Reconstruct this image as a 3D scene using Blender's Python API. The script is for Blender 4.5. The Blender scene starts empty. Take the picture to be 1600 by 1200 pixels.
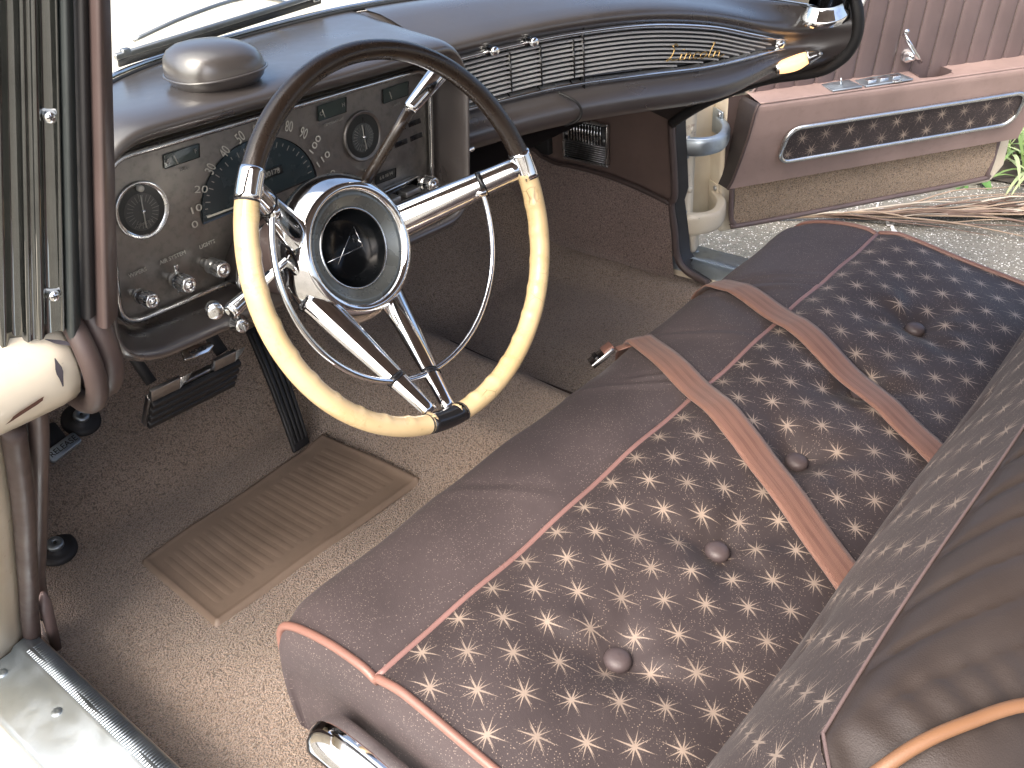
import bpy, bmesh, math, random
from mathutils import Vector, Matrix
random.seed(11)
R_ = math.radians
scene = bpy.context.scene
C = scene.collection

# ------------------------------------------------------------------ camera
cd = bpy.data.cameras.new('camera'); cam = bpy.data.objects.new('camera', cd); C.objects.link(cam)
cd.lens = 33.64; cd.sensor_width = 36.0; cd.clip_start = 0.02; cd.clip_end = 200
cam.matrix_world = Matrix(((0.63826, 0.45299, -0.62244, -0.412),
                           (-0.76740, 0.31034, -0.56106, -0.412),
                           (-0.06098, 0.83576, 0.54570, 1.147), (0, 0, 0, 1)))
scene.camera = cam
# ------------------------------------------------------------------ light
SUN_EL, SUN_AZ = R_(48), R_(-98)          # azimuth measured from +Y (car nose) towards +X
w = bpy.data.worlds.new('World'); scene.world = w; w.use_nodes = True
wn = w.node_tree; sky = wn.nodes.new('ShaderNodeTexSky'); sky.sky_type = 'NISHITA'; sky.sun_disc = False
sky.sun_elevation = SUN_EL; sky.sun_rotation = SUN_AZ; sky.air_density = 0.6; sky.dust_density = 6.0; sky.ozone_density = 0.4
bg = wn.nodes['Background']; bg.inputs['Strength'].default_value = 0.15
wn.links.new(sky.outputs[0], bg.inputs['Color'])
sl = bpy.data.lights.new('sun', 'SUN'); sl.energy = 1.1; sl.angle = R_(120); sl.color = (1, .95, .88)
so = bpy.data.objects.new('sun', sl); C.objects.link(so)
sd = Vector((math.sin(SUN_AZ) * math.cos(SUN_EL), math.cos(SUN_AZ) * math.cos(SUN_EL), math.sin(SUN_EL)))
so.rotation_euler = sd.to_track_quat('Z', 'Y').to_euler(); so.location = (0, 0, 6)
scene.view_settings.view_transform = 'Standard'; scene.view_settings.look = 'None'
scene.view_settings.gamma = 1; scene.view_settings.exposure = 1.72
scene.render.engine = 'CYCLES'
scene.cycles.max_bounces = 6; scene.cycles.caustics_reflective = False; scene.cycles.caustics_refractive = False

# ------------------------------------------------------------------ helpers
def link(name, me, mat, parent=None):
    o = bpy.data.objects.new(name, me); C.objects.link(o)
    if mat and not me.materials: me.materials.append(mat)
    if parent is not None:
        o.parent = parent
    return o
def mesh(name, V, F, smooth=True, uv=None):
    me = bpy.data.meshes.new(name); me.from_pydata([tuple(v) for v in V], [], F); me.update()
    if smooth: me.polygons.foreach_set('use_smooth', [True] * len(me.polygons))
    if uv is not None:
        l = me.uv_layers.new(name='UVMap')
        for lp in me.loops: l.data[lp.index].uv = uv[lp.vertex_index]
    return me
def fixn(me):
    bm = bmesh.new(); bm.from_mesh(me); bmesh.ops.recalc_face_normals(bm, faces=bm.faces); bm.to_mesh(me); bm.free(); return me
def add(name, V, F, mat, parent=None, smooth=True, uv=None, sub=0, bev=0, fix=True, seg=2, auto=None):
    me = mesh(name, V, F, smooth, uv)
    if fix: fixn(me)
    o = link(name, me, mat, parent)
    if bev:
        m = o.modifiers.new('bevel', 'BEVEL'); m.width = bev; m.segments = seg; m.limit_method = 'ANGLE'; m.angle_limit = R_(35); m.harden_normals = False
    if sub:
        m = o.modifiers.new('sub', 'SUBSURF'); m.levels = sub; m.render_levels = sub
    return o
def tag(o, label=None, cat=None, group=None, kind=None):
    if label: o['label'] = label
    if cat: o['category'] = cat
    if group: o['group'] = group
    if kind: o['kind'] = kind
    return o
def empty(name, loc=(0, 0, 0), mat=None):
    o = bpy.data.objects.new(name, None); C.objects.link(o); o.empty_display_size = .05
    if mat is not None: o.matrix_world = mat
    else: o.location = loc
    return o
class Root:
    pass
def keep(child, parent):      # child coordinates are world coordinates
    child.parent = parent; M = parent.matrix_basis; child.matrix_parent_inverse = M.inverted(); return child
def wadd(name, V, F, mat, parent, **k):
    o = add(name, V, F, mat, None, **k); return keep(o, parent)
def lin(a, b, t): return a + (b - a) * t
def interp(tab, x):
    if x <= tab[0][0]: return list(tab[0][1:])
    for i in range(len(tab) - 1):
        a, b = tab[i], tab[i + 1]
        if x <= b[0]:
            t = (x - a[0]) / (b[0] - a[0]); return [lin(p, q, t) for p, q in zip(a[1:], b[1:])]
    return list(tab[-1][1:])
def catmull(P, n=8, closed=False):
    P = [Vector(p) for p in P]; out = []; m = len(P)
    rng = range(m if closed else m - 1)
    for i in rng:
        if closed: a, b, c, d = P[(i - 1) % m], P[i], P[(i + 1) % m], P[(i + 2) % m]
        else: a, b, c, d = P[max(i - 1, 0)], P[i], P[i + 1], P[min(i + 2, m - 1)]
        for k in range(n):
            t = k / n
            out.append(.5 * ((2 * b) + (c - a) * t + (2 * a - 5 * b + 4 * c - d) * t * t + (3 * b - a - 3 * c + d) * t ** 3))
    if not closed: out.append(P[-1])
    return out
def tube(path, r, n=10, closed=False, cap=True, flat=1.0, up=None):
    P = [Vector(p) for p in path]; m = len(P); V = []; F = []
    rr = r if isinstance(r, (list, tuple)) else [r] * m
    T = []
    for i in range(m):
        a = P[(i - 1) % m] if (closed or i > 0) else P[i]; b = P[(i + 1) % m] if (closed or i < m - 1) else P[i]
        T.append((b - a).normalized())
    u0 = Vector(up) if up else (Vector((0, 0, 1)) if abs(T[0].z) < .9 else Vector((1, 0, 0)))
    u = (u0 - T[0] * u0.dot(T[0])).normalized()
    for i in range(m):
        u = (u - T[i] * u.dot(T[i])).normalized(); v = T[i].cross(u)
        for k in range(n):
            a = 2 * math.pi * k / n
            V.append(P[i] + (u * math.cos(a) * flat + v * math.sin(a)) * rr[i])
    for i in range(m if closed else m - 1):
        j = (i + 1) % m
        for k in range(n):
            k2 = (k + 1) % n
            F.append((i * n + k, i * n + k2, j * n + k2, j * n + k))
    if cap and not closed:
        F.append(tuple(range(n))[::-1]); F.append(tuple((m - 1) * n + k for k in range(n)))
    return V, F
def frame(o, z, x=None):
    z = Vector(z).normalized(); x = Vector(x) if x is not None else (Vector((1, 0, 0)) if abs(z.x) < .9 else Vector((0, 1, 0)))
    x = (x - z * x.dot(z)).normalized(); y = z.cross(x)
    M = Matrix.Identity(4); M.col[0][:3] = x; M.col[1][:3] = y; M.col[2][:3] = z; M.col[3][:3] = Vector(o); return M
def lathe(prof, n=32, M=None, cap0=False, cap1=False, sx=1, sy=1):
    V = []; F = []; m = len(prof)
    for r, h in prof:
        for k in range(n):
            a = 2 * math.pi * k / n; p = Vector((r * math.cos(a) * sx, r * math.sin(a) * sy, h)); V.append(M @ p if M else p)
    for i in range(m - 1):
        for k in range(n):
            k2 = (k + 1) % n; F.append((i * n + k, i * n + k2, (i + 1) * n + k2, (i + 1) * n + k))
    if cap0: F.append(tuple(range(n))[::-1])
    if cap1: F.append(tuple((m - 1) * n + k for k in range(n)))
    return V, F
def grid(nu, nv, f):
    V = []; F = []
    for i in range(nu + 1):
        for j in range(nv + 1): V.append(f(i / nu, j / nv))
    for i in range(nu):
        for j in range(nv):
            a = i * (nv + 1) + j; F.append((a, a + 1, a + nv + 2, a + nv + 1))
    return V, F
def loft(secs, closed=False, caps=False):
    n = len(secs[0]); V = [p for s in secs for p in s]; F = []
    for i in range(len(secs) - 1):
        for k in range(n if closed else n - 1):
            k2 = (k + 1) % n; F.append((i * n + k, i * n + k2, (i + 1) * n + k2, (i + 1) * n + k))
    if caps:
        F.append(tuple(range(n))[::-1]); F.append(tuple((len(secs) - 1) * n + k for k in range(n)))
    return V, F
def boxVF(sx, sy, sz, M=None, c=(0, 0, 0)):
    V = []
    for z in (-.5, .5):
        for x, y in ((-.5, -.5), (.5, -.5), (.5, .5), (-.5, .5)):
            p = Vector((x * sx + c[0], y * sy + c[1], z * sz + c[2])); V.append(M @ p if M else p)
    return V, [(3, 2, 1, 0), (4, 5, 6, 7), (0, 1, 5, 4), (1, 2, 6, 5), (2, 3, 7, 6), (3, 0, 4, 7)]
def prism(poly, h, M=None, z0=0):
    n = len(poly); V = []
    for z in (z0, z0 + h):
        for p in poly:
            q = Vector((p[0], p[1], z)); V.append(M @ q if M else q)
    F = [tuple(range(n))[::-1], tuple(range(n, 2 * n))] + [(k, (k + 1) % n, n + (k + 1) % n, n + k) for k in range(n)]
    return V, F
def join(*vf):
    V = []; F = []
    for v, f in vf:
        b = len(V); V += list(v); F += [tuple(i + b for i in q) for q in f]
    return V, F
def rrect(x0, y0, x1, y1, r, n=5):
    P = []
    for cx, cy, a in ((x1 - r, y1 - r, 0), (x0 + r, y1 - r, 90), (x0 + r, y0 + r, 180), (x1 - r, y0 + r, 270)):
        for k in range(n + 1):
            t = R_(a + 90 * k / n); P.append((cx + r * math.cos(t), cy + r * math.sin(t)))
    return P
def text_mesh(s, size, extrude=.0004, shear=0, space=1.0, align='CENTER'):
    cu = bpy.data.curves.new('t', 'FONT'); cu.body = s; cu.size = size; cu.extrude = extrude; cu.align_x = align; cu.align_y = 'CENTER'
    cu.shear = shear; cu.space_character = space; cu.resolution_u = 3
    o = bpy.data.objects.new('t', cu); C.objects.link(o); bpy.context.view_layer.update()
    me = bpy.data.meshes.new_from_object(o.evaluated_get(bpy.context.evaluated_depsgraph_get()))
    bpy.data.objects.remove(o); bpy.data.curves.remove(cu); return me
def text(name, s, size, mat, parent, M, **k):
    me = text_mesh(s, size, **k); me.materials.clear(); me.materials.append(mat); me.transform(M)
    o = bpy.data.objects.new(name, me); C.objects.link(o); return keep(o, parent)

# ------------------------------------------------------------------ materials
class NT:
    """tiny expression builder over shader nodes"""
    def __init__(s, name):
        s.m = bpy.data.materials.new(name); s.m.use_nodes = True; s.t = s.m.node_tree; s.b = s.t.nodes['Principled BSDF']
    def n(s, ty, **kw):
        nd = s.t.nodes.new(ty)
        for k, v in kw.items(): setattr(nd, k, v)
        return nd
    def put(s, sock, v):
        if isinstance(v, bpy.types.NodeSocket): s.t.links.new(v, sock)
        elif isinstance(v, (tuple, list)) and len(v) == 3 and len(getattr(sock, 'default_value', ())) == 4: sock.default_value = (*v, 1)
        else: sock.default_value = v
    def math(s, op, a, b=0.0, c=None, clamp=False):
        nd = s.n('ShaderNodeMath', operation=op, use_clamp=clamp); s.put(nd.inputs[0], a); s.put(nd.inputs[1], b)
        if c is not None: s.put(nd.inputs[2], c)
        return nd.outputs[0]
    def mix(s, f, a, b):
        nd = s.n('ShaderNodeMix', data_type='RGBA'); s.put(nd.inputs[0], f); s.put(nd.inputs[6], a); s.put(nd.inputs[7], b); return nd.outputs[2]
    def coord(s, kind='Object'): return s.n('ShaderNodeTexCoord').outputs[kind]
    def noise(s, scale, detail=3, rough=.55, vec=None, out=0):
        nd = s.n('ShaderNodeTexNoise'); nd.inputs['Scale'].default_value = scale; nd.inputs['Detail'].default_value = detail; nd.inputs['Roughness'].default_value = rough
        s.t.links.new(vec if vec is not None else s.coord(), nd.inputs['Vector']); return nd.outputs[out]
    def vor(s, scale, vec=None, feature='F1', out='Distance', rnd=1.0):
        nd = s.n('ShaderNodeTexVoronoi', feature=feature); nd.inputs['Scale'].default_value = scale; nd.inputs['Randomness'].default_value = rnd
        s.t.links.new(vec if vec is not None else s.coord(), nd.inputs['Vector']); return nd.outputs[out]
    def ramp(s, f, a, b, v0=0.0, v1=1.0):
        nd = s.n('ShaderNodeMapRange'); nd.interpolation_type = 'SMOOTHSTEP'; s.put(nd.inputs[0], f)
        for i, v in enumerate((a, b, v0, v1)): nd.inputs[i + 1].default_value = v
        return nd.outputs[0]
    def bump(s, h, strength=.5, dist=.001, nrm=None):
        nd = s.n('ShaderNodeBump'); nd.inputs['Strength'].default_value = strength; nd.inputs['Distance'].default_value = dist; s.put(nd.inputs['Height'], h)
        if nrm is not None: s.t.links.new(nrm, nd.inputs['Normal'])
        return nd.outputs[0]
    def set(s, **kw):
        for k, v in kw.items(): s.put(s.b.inputs[{'color': 'Base Color', 'rough': 'Roughness', 'metal': 'Metallic', 'normal': 'Normal', 'spec': 'Specular IOR Level', 'coat': 'Coat Weight', 'coat_rough': 'Coat Roughness', 'sheen': 'Sheen Weight', 'sheen_rough': 'Sheen Roughness', 'sheen_tint': 'Sheen Tint', 'trans': 'Transmission Weight', 'emit': 'Emission Color', 'emit_s': 'Emission Strength', 'aniso': 'Anisotropic'}[k]], v)
        return s.m
def vinyl(name, col, rough=.45, grain=900, gs=.25, var=.12, spec=.5, dirt=.15, coat=0):
    t = NT(name); v = t.noise(6, 4); d = t.noise(55, 3)
    dark = tuple(c * (1 - var) for c in col); lite = tuple(min(1, c * (1 + var)) for c in col)
    base = t.mix(t.ramp(v, .3, .7), dark, lite); base = t.mix(t.math('MULTIPLY', t.ramp(d, .5, .8), dirt), base, tuple(c * .6 for c in col))
    h = t.vor(grain); nb = t.bump(h, gs, .0006)
    return t.set(color=base, rough=t.ramp(t.noise(14, 3), .3, .7, rough - .08, rough + .08), normal=nb, spec=spec, coat=coat, coat_rough=.25)
def metal(name, col, rough=.12, smudge=.12, scale=30, bump=.0):
    t = NT(name); r = t.ramp(t.noise(scale, 4), .35, .75, rough, rough + smudge)
    c = t.mix(t.ramp(t.noise(scale * 2, 3), .45, .8), col, tuple(x * .8 for x in col))
    k = dict(color=c, rough=r, metal=1.0)
    if bump: k['normal'] = t.bump(t.noise(scale * 4, 3), bump, .001)
    return t.set(**k)
def carpet(name, cols, scale=330, strength=1.0):
    t = NT(name); co = t.coord()
    n1 = t.noise(5, 4, vec=co); w_ = t.n('ShaderNodeVectorMath', operation='ADD'); t.t.links.new(co, w_.inputs[0])
    wob = t.n('ShaderNodeVectorMath', operation='SCALE'); t.t.links.new(t.noise(90, 2, vec=co, out=1), wob.inputs[0]); wob.inputs['Scale'].default_value = .012
    t.t.links.new(wob.outputs[0], w_.inputs[1])
    vd = t.vor(scale, vec=w_.outputs[0]); vn = t.noise(scale * 1.6, 2, vec=co)
    h = t.math('SUBTRACT', t.math('MULTIPLY', vn, .5), vd)
    base = t.mix(t.ramp(n1, .3, .72), cols[0], cols[1]); base = t.mix(t.ramp(t.noise(2.2, 3, vec=co), .45, .7), base, cols[2])
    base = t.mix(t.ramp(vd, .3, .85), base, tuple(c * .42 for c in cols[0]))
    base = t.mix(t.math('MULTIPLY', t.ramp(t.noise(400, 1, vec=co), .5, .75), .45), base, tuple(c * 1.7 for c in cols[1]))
    return t.set(color=base, rough=.95, spec=.15, normal=t.bump(h, strength * .8, .005), sheen=.4, sheen_rough=.5)
def starcloth(name, base, dot, star, metallic=.0, plain=False, star_rough=.35):
    STAR = ((70, .040, .0016), (24, .028, .0012), (-24, .030, .0012), (-62, .032, .0014), (112, .024, .0011), (0, .022, .0010))
    t = NT(name); uv0 = t.coord('UV'); wv_ = t.n('ShaderNodeVectorMath', operation='SCALE'); t.t.links.new(t.noise(11, 2, vec=uv0, out=1), wv_.inputs[0]); wv_.inputs['Scale'].default_value = .010
    wa_ = t.n('ShaderNodeVectorMath', operation='ADD'); t.t.links.new(uv0, wa_.inputs[0]); t.t.links.new(wv_.outputs[0], wa_.inputs[1]); uvs = wa_.outputs[0]; sep = t.n('ShaderNodeSeparateXYZ'); t.t.links.new(uvs, sep.inputs[0]); U, Vv = sep.outputs[0], sep.outputs[1]
    def cell(ox, oy):
        u = t.math('MULTIPLY', t.math('SUBTRACT', t.math('FRACT', t.math('ADD', t.math('DIVIDE', U, .060), ox)), .5), .060)
        v = t.math('MULTIPLY', t.math('SUBTRACT', t.math('FRACT', t.math('ADD', t.math('DIVIDE', Vv, .080), oy)), .5), .080)
        return u, v, t.math('ADD', t.math('MULTIPLY', u, u), t.math('MULTIPLY', v, v))
    def star_fn():
        u1, v1, r1 = cell(0, 0); u2, v2, r2 = cell(.5, .5); pick = t.math('LESS_THAN', r2, r1)
        u = t.math('ADD', u1, t.math('MULTIPLY', pick, t.math('SUBTRACT', u2, u1))); v = t.math('ADD', v1, t.math('MULTIPLY', pick, t.math('SUBTRACT', v2, v1)))
        r = t.math('SQRT', t.math('MINIMUM', r1, r2)); out = None
        for ang, L, wd in STAR:
            a = R_(ang); ca, sa = math.cos(a), math.sin(a)
            al = t.math('ABSOLUTE', t.math('ADD', t.math('MULTIPLY', u, ca), t.math('MULTIPLY', v, sa)))
            pe = t.math('ABSOLUTE', t.math('SUBTRACT', t.math('MULTIPLY', v, ca), t.math('MULTIPLY', u, sa)))
            g = t.math('SUBTRACT', 1.0, t.math('ADD', t.math('DIVIDE', pe, wd), t.math('DIVIDE', al, L)), clamp=True)
            out = g if out is None else t.math('MAXIMUM', out, g)
        halo = t.math('MULTIPLY', t.math('SUBTRACT', 1.0, t.math('DIVIDE', r, .024), clamp=True), .36)
        return t.math('ADD', out, halo)
    vs = t.n('ShaderNodeVectorMath', operation='SCALE'); t.t.links.new(uvs, vs.inputs[0]); vs.inputs['Scale'].default_value = 1.0
    d1 = t.vor(330, vec=uvs, rnd=.75); dots = t.ramp(d1, .26, .14); fine = t.noise(1500, 1, vec=uvs)
    dots = t.math('MULTIPLY', dots, t.ramp(t.noise(240, 1, vec=uvs), .35, .6))
    m = dots
    if not plain:
        st = star_fn()
        st = t.ramp(t.math('SUBTRACT', t.math('MULTIPLY', st, 1.15), t.math('MULTIPLY', fine, .95)), -.22, .30)
        m = t.math('MAXIMUM', t.math('MULTIPLY', dots, .5), t.math('MULTIPLY', st, t.ramp(t.noise(19, 3, vec=uvs), +.3, .7, .42, .72)))
    else: m = t.math('MULTIPLY', dots, .55)
    big = t.noise(5, 4, vec=uvs)
    bc = t.mix(t.ramp(big, .3, .7), tuple(c * .86 for c in base), tuple(c * 1.14 for c in base))
    thr = t.mix(m, bc, star)
    # woven relief
    wv = t.n('ShaderNodeTexWave', wave_type='BANDS'); wv.inputs['Scale'].default_value = 260; t.t.links.new(uvs, wv.inputs['Vector'])
    nb = t.bump(t.math('ADD', t.math('MULTIPLY', t.vor(750, vec=uvs), .10), t.noise(28, 4, vec=uvs)), .32, .004)
    return t.set(color=thr, rough=t.math('SUBTRACT', .52, t.math('MULTIPLY', m, .52 - star_rough)), metal=t.math('MULTIPLY', m, metallic), normal=nb, spec=.3, sheen=.05, sheen_rough=.4)
def cream_paint(name):
    t = NT(name); n1 = t.noise(9, 5); rust = t.math('MULTIPLY', t.ramp(t.noise(16, 6, .7), .60, .68), t.ramp(t.noise(3.2, 2), .45, .6))
    base = t.mix(t.ramp(n1, .35, .7), (.72, .66, .53), (.64, .56, .43)); base = t.mix(rust, base, (.22, .085, .03))
    scr = t.ramp(t.noise(140, 2), .72, .78); base = t.mix(t.math('MULTIPLY', scr, .6), base, (.25, .21, .18))
    return t.set(color=base, rough=t.mix(rust, (.3,) * 3, (.85,) * 3), coat=.25, normal=t.bump(t.noise(25, 3), .08, .004))
def simple(name, col, rough=.5, metal_=0, **k):
    t = NT(name); b = t.mix(t.ramp(t.noise(20, 4), .35, .7), tuple(c * .9 for c in col), tuple(min(1, c * 1.1) for c in col))
    return t.set(color=b, rough=t.ramp(t.noise(35, 3), .3, .7, max(.02, rough - .07), min(1, rough + .07)), metal=metal_, **k)

M = {}
M['chrome'] = metal('chrome', (.86, .87, .88), .035, .10)
M['chrome_worn'] = metal('worn_chrome', (.70, .71, .70), .10, .22, 22)
M['alu'] = metal('aluminium', (.48, .55, .60), .36, .25, 18, .06)
M['stainless'] = metal('stainless_cover', (.19, .20, .20), .03, .07, 16)
M['satin'] = NT('satin_trim').set(color=(.72, .73, .74), rough=.36, metal=.55)
M['steel'] = metal('dull_steel', (.42, .43, .44), .3, .2)
M['pad'] = vinyl('brown_dash_vinyl', (.054, .046, .044), .34, 1100, .08, spec=1.0, var=.05, dirt=0, coat=1.0)
M['pad_dark'] = vinyl('dark_brown_trim', (.030, .024, .023), .5, 1100, .2)
M['brown'] = vinyl('brown_painted_trim', (.078, .057, .053), .42, 700, .08)
M['mauve'] = vinyl('mauve_vinyl', (.150, .110, .106), .42, 1000, .22)
M['seat_vinyl'] = starcloth('plain_seat_vinyl', (.074, .059, .060), None, (.46, .38, .33), plain=True)
M['star'] = starcloth('star_brocade', (.054, .043, .044), None, (.56, .45, .36), metallic=.2)
M['back_vinyl'] = vinyl('seat_back_vinyl', (.040, .031, .027), .5, 900, .2)
M['button'] = vinyl('covered_button', (.085, .066, .068), .45, 900, .2)
M['pink'] = vinyl('rose_tan_vinyl', (.315, .228, .202), .42, 1000, .15, dirt=.25)
M['pleat'] = vinyl('mauve_door_vinyl', (.125, .093, .091), .45, 1000, .18)
M['welt'] = vinyl('copper_welt', (.24, .125, .098), .38, 800, .1)
M['welt_gold'] = vinyl('tan_welt', (.20, .105, .055), .4, 800, .1)
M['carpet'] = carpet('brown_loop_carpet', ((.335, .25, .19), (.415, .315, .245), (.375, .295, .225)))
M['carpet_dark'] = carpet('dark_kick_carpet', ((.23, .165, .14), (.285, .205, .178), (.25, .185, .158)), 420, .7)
M['carpet_tan'] = carpet('tan_door_carpet', ((.40, .29, .19), (.50, .365, .245), (.44, .32, .21)))
M['board'] = vinyl('brown_kick_board', (.13, .090, .077), .55, 1500, .15)
M['mat'] = vinyl('brown_heel_mat', (.22, .165, .125), .5, 1500, .12, dirt=.25)
M['rubber'] = simple('black_rubber', (.018, .018, .019), .55)
M['rubber_brown'] = simple('brown_rubber', (.062, .044, .040), .5)
M['rubber_green'] = simple('weatherstrip', (.035, .042, .042), .38)
M['cream'] = cream_paint('cream_body_paint')
def ivory():
    t = NT('ivory_plastic'); c = t.mix(t.ramp(t.noise(14, 4), .35, .7), (.66, .51, .29), (.58, .43, .22)); c = t.mix(t.math('MULTIPLY', t.ramp(t.noise(60, 4, .7), .55, .75), .5), c, (.33, .22, .10))
    cr = t.vor(38, feature='DISTANCE_TO_EDGE'); c = t.mix(t.math('MULTIPLY', t.ramp(cr, .022, .0), t.ramp(t.noise(9, 2), .55, .7)), c, (.12, .07, .03))
    return t.set(color=c, rough=t.ramp(t.noise(40, 3), .3, .7, .26, .42), coat=.15)
M['ivory'] = ivory()
M['rimbrown'] = simple('brown_wheel_plastic', (.022, .015, .011), .28, coat=.15)
M['black'] = simple('gloss_black', (.012, .012, .013), .18)
M['panel'] = metal('brushed_bronze_panel', (.28, .262, .24), .42, .15, 60)
M['white_print'] = simple('pale_print', (.62, .60, .52), .5)
M['dim_print'] = simple('dim_print', (.30, .29, .26), .5)
M['dial'] = simple('dark_dial', (.030, .032, .030), .35)
M['dial_grey'] = simple('grey_dial', (.085, .085, .078), .4)
M['speedo'] = simple('blue_black_dial', (.026, .042, .048), .25, coat=.5)
M['lens'] = simple('dark_lens', (.004, .005, .006), .22, spec=.25)
M['ringgrey'] = simple('grey_hub_ring', (.16, .175, .17), .28, .6)
M['gold'] = metal('gold_script', (.70, .48, .20), .25, .1)
M['belt'] = None
M['ground'] = None

# ================================================================== setting: ground outside
def ground_mat():
    t = NT('aggregate_concrete'); co = t.coord()
    v = t.vor(190, vec=co); vc = t.vor(190, vec=co, out='Color'); sepc = t.n('ShaderNodeSeparateColor'); t.t.links.new(vc, sepc.inputs[0])
    base = t.mix(t.ramp(t.noise(1.6, 4, vec=co), .35, .65), (.235, .22, .18), (.145, .145, .115))
    base = t.mix(t.ramp(t.noise(40, 5, .7, vec=co), .4, .65), base, (.20, .185, .15))
    peb = t.math('MULTIPLY', t.ramp(sepc.outputs[0], .82, .88), t.ramp(v, .6, .4))
    base = t.mix(peb, base, (.80, .78, .72))
    base = t.mix(t.math('MULTIPLY', t.ramp(sepc.outputs[1], .8, .9), t.ramp(v, .6, .4)), base, (.07, .06, .05))
    h = t.math('ADD', t.math('MULTIPLY', t.math('SUBTRACT', 1, v), .5), t.noise(60, 4, vec=co))
    return t.set(color=base, rough=.85, normal=t.bump(h, .8, .008))
M['ground'] = ground_mat()
def gz(x, y): return -.30 + .012 * math.sin(x * 1.7 + y * .8) + .008 * math.sin(y * 2.9 - x)
V, F = grid(60, 60, lambda a, b: (-40 + 90 * (a if 0 else (.5 + (a - .5) * abs(a - .5) * 2) ) , -40 + 90 * (.5 + (b - .5) * abs(b - .5) * 2), -.30))
g = add('ground', V, F, M['ground']); tag(g, kind='structure')
# ================================================================== car body (fixed shell round the cabin)
def sstep(a, b, x):
    t = max(0, min(1, (x - a) / (b - a))); return t * t * (3 - 2 * t)
def floor_z(x, y):
    z = 0.0
    toe = max(0, y - 1.05); z += toe * .85 * sstep(0, .08, toe + .001)
    h = lin(.09, .125, sstep(.45, 1.15, y)); d = abs(x - .73)
    z = max(z, 0) + h * (1 - sstep(.075, .225, d)) * (1 - .35 * sstep(1.05, 1.3, y))
    z += .045 * sstep(1.33, 1.45, x) + .03 * sstep(-.06, -.13, x)
    z += .002 * math.sin(x * 23 + y * 11) + .0015 * math.sin(y * 31 - x * 9)
    return z
fl = empty('cabin_floor', (0.66, .6, 0)); tag(fl, kind='structure')
V, F = grid(110, 110, lambda a, b: (lin(-.135, 1.46, a), lin(-.42, 1.31, b), floor_z(lin(-.135, 1.46, a), lin(-.42, 1.31, b))))
wadd('carpet', V, F, M['carpet'], fl)
V, F = grid(30, 20, lambda a, b: (lin(-.135, 1.46, a), lin(1.285, 1.33, b) , lin(.10, .74, b)))
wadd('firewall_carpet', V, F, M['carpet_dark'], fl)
# bound carpet edge in front of the seat mount and seam in the tunnel carpet
V, F = tube(catmull([(.955 - .02, .40, .02 + floor_z(.935, .40)), (.93, .6, floor_z(.93, .6) + .004), (.935, .8, floor_z(.935, .8) + .004), (.95, 1.0, floor_z(.95, 1.0) + .004)], 8), .003, 6)
wadd('carpet_binding', V, F, M['rubber_brown'], fl)

def side_panel(name, x, side):
    r = empty(name, (x, .9, 0)); tag(r, kind='structure'); return r
# passenger kick panel
kp = side_panel('kick_panel_passenger', 1.455, 1)
KX = 1.455
edge = [(.722, .52), (.717, .419), (.703, .268), (.712, .235), (.700, .17), (.690, .105), (.66, .072), (.60, .055)]
bnd = [(1.30, .305), (1.14, .30), (1.10, .285), (1.055, .275), (1.0, .276), (.90, .272), (.80, .258), (.712, .238)]
def bz(y):
    t = sorted(bnd); return interp([(a, b) for a, b in t], y)[0]
def ky(z):
    t = sorted([(b, a) for a, b in edge]); return interp(t, z)[0]
V, F = grid(30, 14, lambda a, b: (KX - .004 - .012 * sstep(0, .15, b) , lin(ky(.1 + .3 * b * .5), 1.30, a), lin(.02, bz(lin(.705, 1.30, a)), b)))
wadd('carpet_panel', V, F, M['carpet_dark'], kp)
V, F = grid(30, 14, lambda a, b: (KX + .004, lin(.712, 1.30, a), lin(bz(lin(.712, 1.30, a)) - .01, .60, b)))
wadd('trim_board', V, F, M['board'], kp)
V, F = tube(catmull([(KX - .012, y, z) for y, z in bnd], 6), .006, 8); wadd('edge_welt', V, F, M['rubber_brown'], kp)
V, F = tube(catmull([(KX - .008, y, z) for y, z in edge], 6), .009, 8); wadd('edge_welt', V, F, M['brown'], kp)
V, F = loft([[(KX + .002, y, z) for y, z in edge], [(KX + .035, y - .012, z) for y, z in edge]]); wadd('door_seal', V, F, M['rubber'], kp)
# foot well recess beside the vent
V, F = boxVF(.02, .05, .15, c=(KX - .002, 1.10, .365)); wadd('recess', V, F, M['rubber'], kp, bev=.004)
# vent in the kick panel
vg = empty('kick_panel_vent', (KX, .96, .29)); tag(vg, 'small chrome framed heater vent grille set in the brown kick panel', 'vent')
y0, y1, z0, z1 = .893, 1.030, .292, .400
V, F = boxVF(.006, y1 - y0 - .006, z1 - z0 - .006, c=(KX - .001, (y0 + y1) / 2, (z0 + z1) / 2)); wadd('backing', V, F, M['rubber'], vg)
for (a, b, c_, d) in ((y0, z0, y1, z0 + .006), (y0, z1 - .006, y1, z1), (y0, z0 + .006, y0 + .006, z1 - .006), (y1 - .006, z0 + .006, y1, z1 - .006)):
    V, F = boxVF(.010, abs(c_ - a), abs(d - b), c=(KX - .008, (a + c_) / 2, (b + d) / 2)); wadd('frame', V, F, M['chrome_worn'], vg, bev=.0015)
for k in range(12):
    yy = y0 + .020 + k * (y1 - y0 - .040) / 11
    V, F = boxVF(.008, .0016, .048, c=(KX - .010, yy, z1 - .033)); wadd('fin', V, F, M['chrome_worn'], vg)
for k in range(8):
    V, F = boxVF(.006, y1 - y0 - .014, .0018, c=(KX - .007, (y0 + y1) / 2, z0 + .010 + k * .0055)); wadd('slat', V, F, M['steel'], vg)
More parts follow.
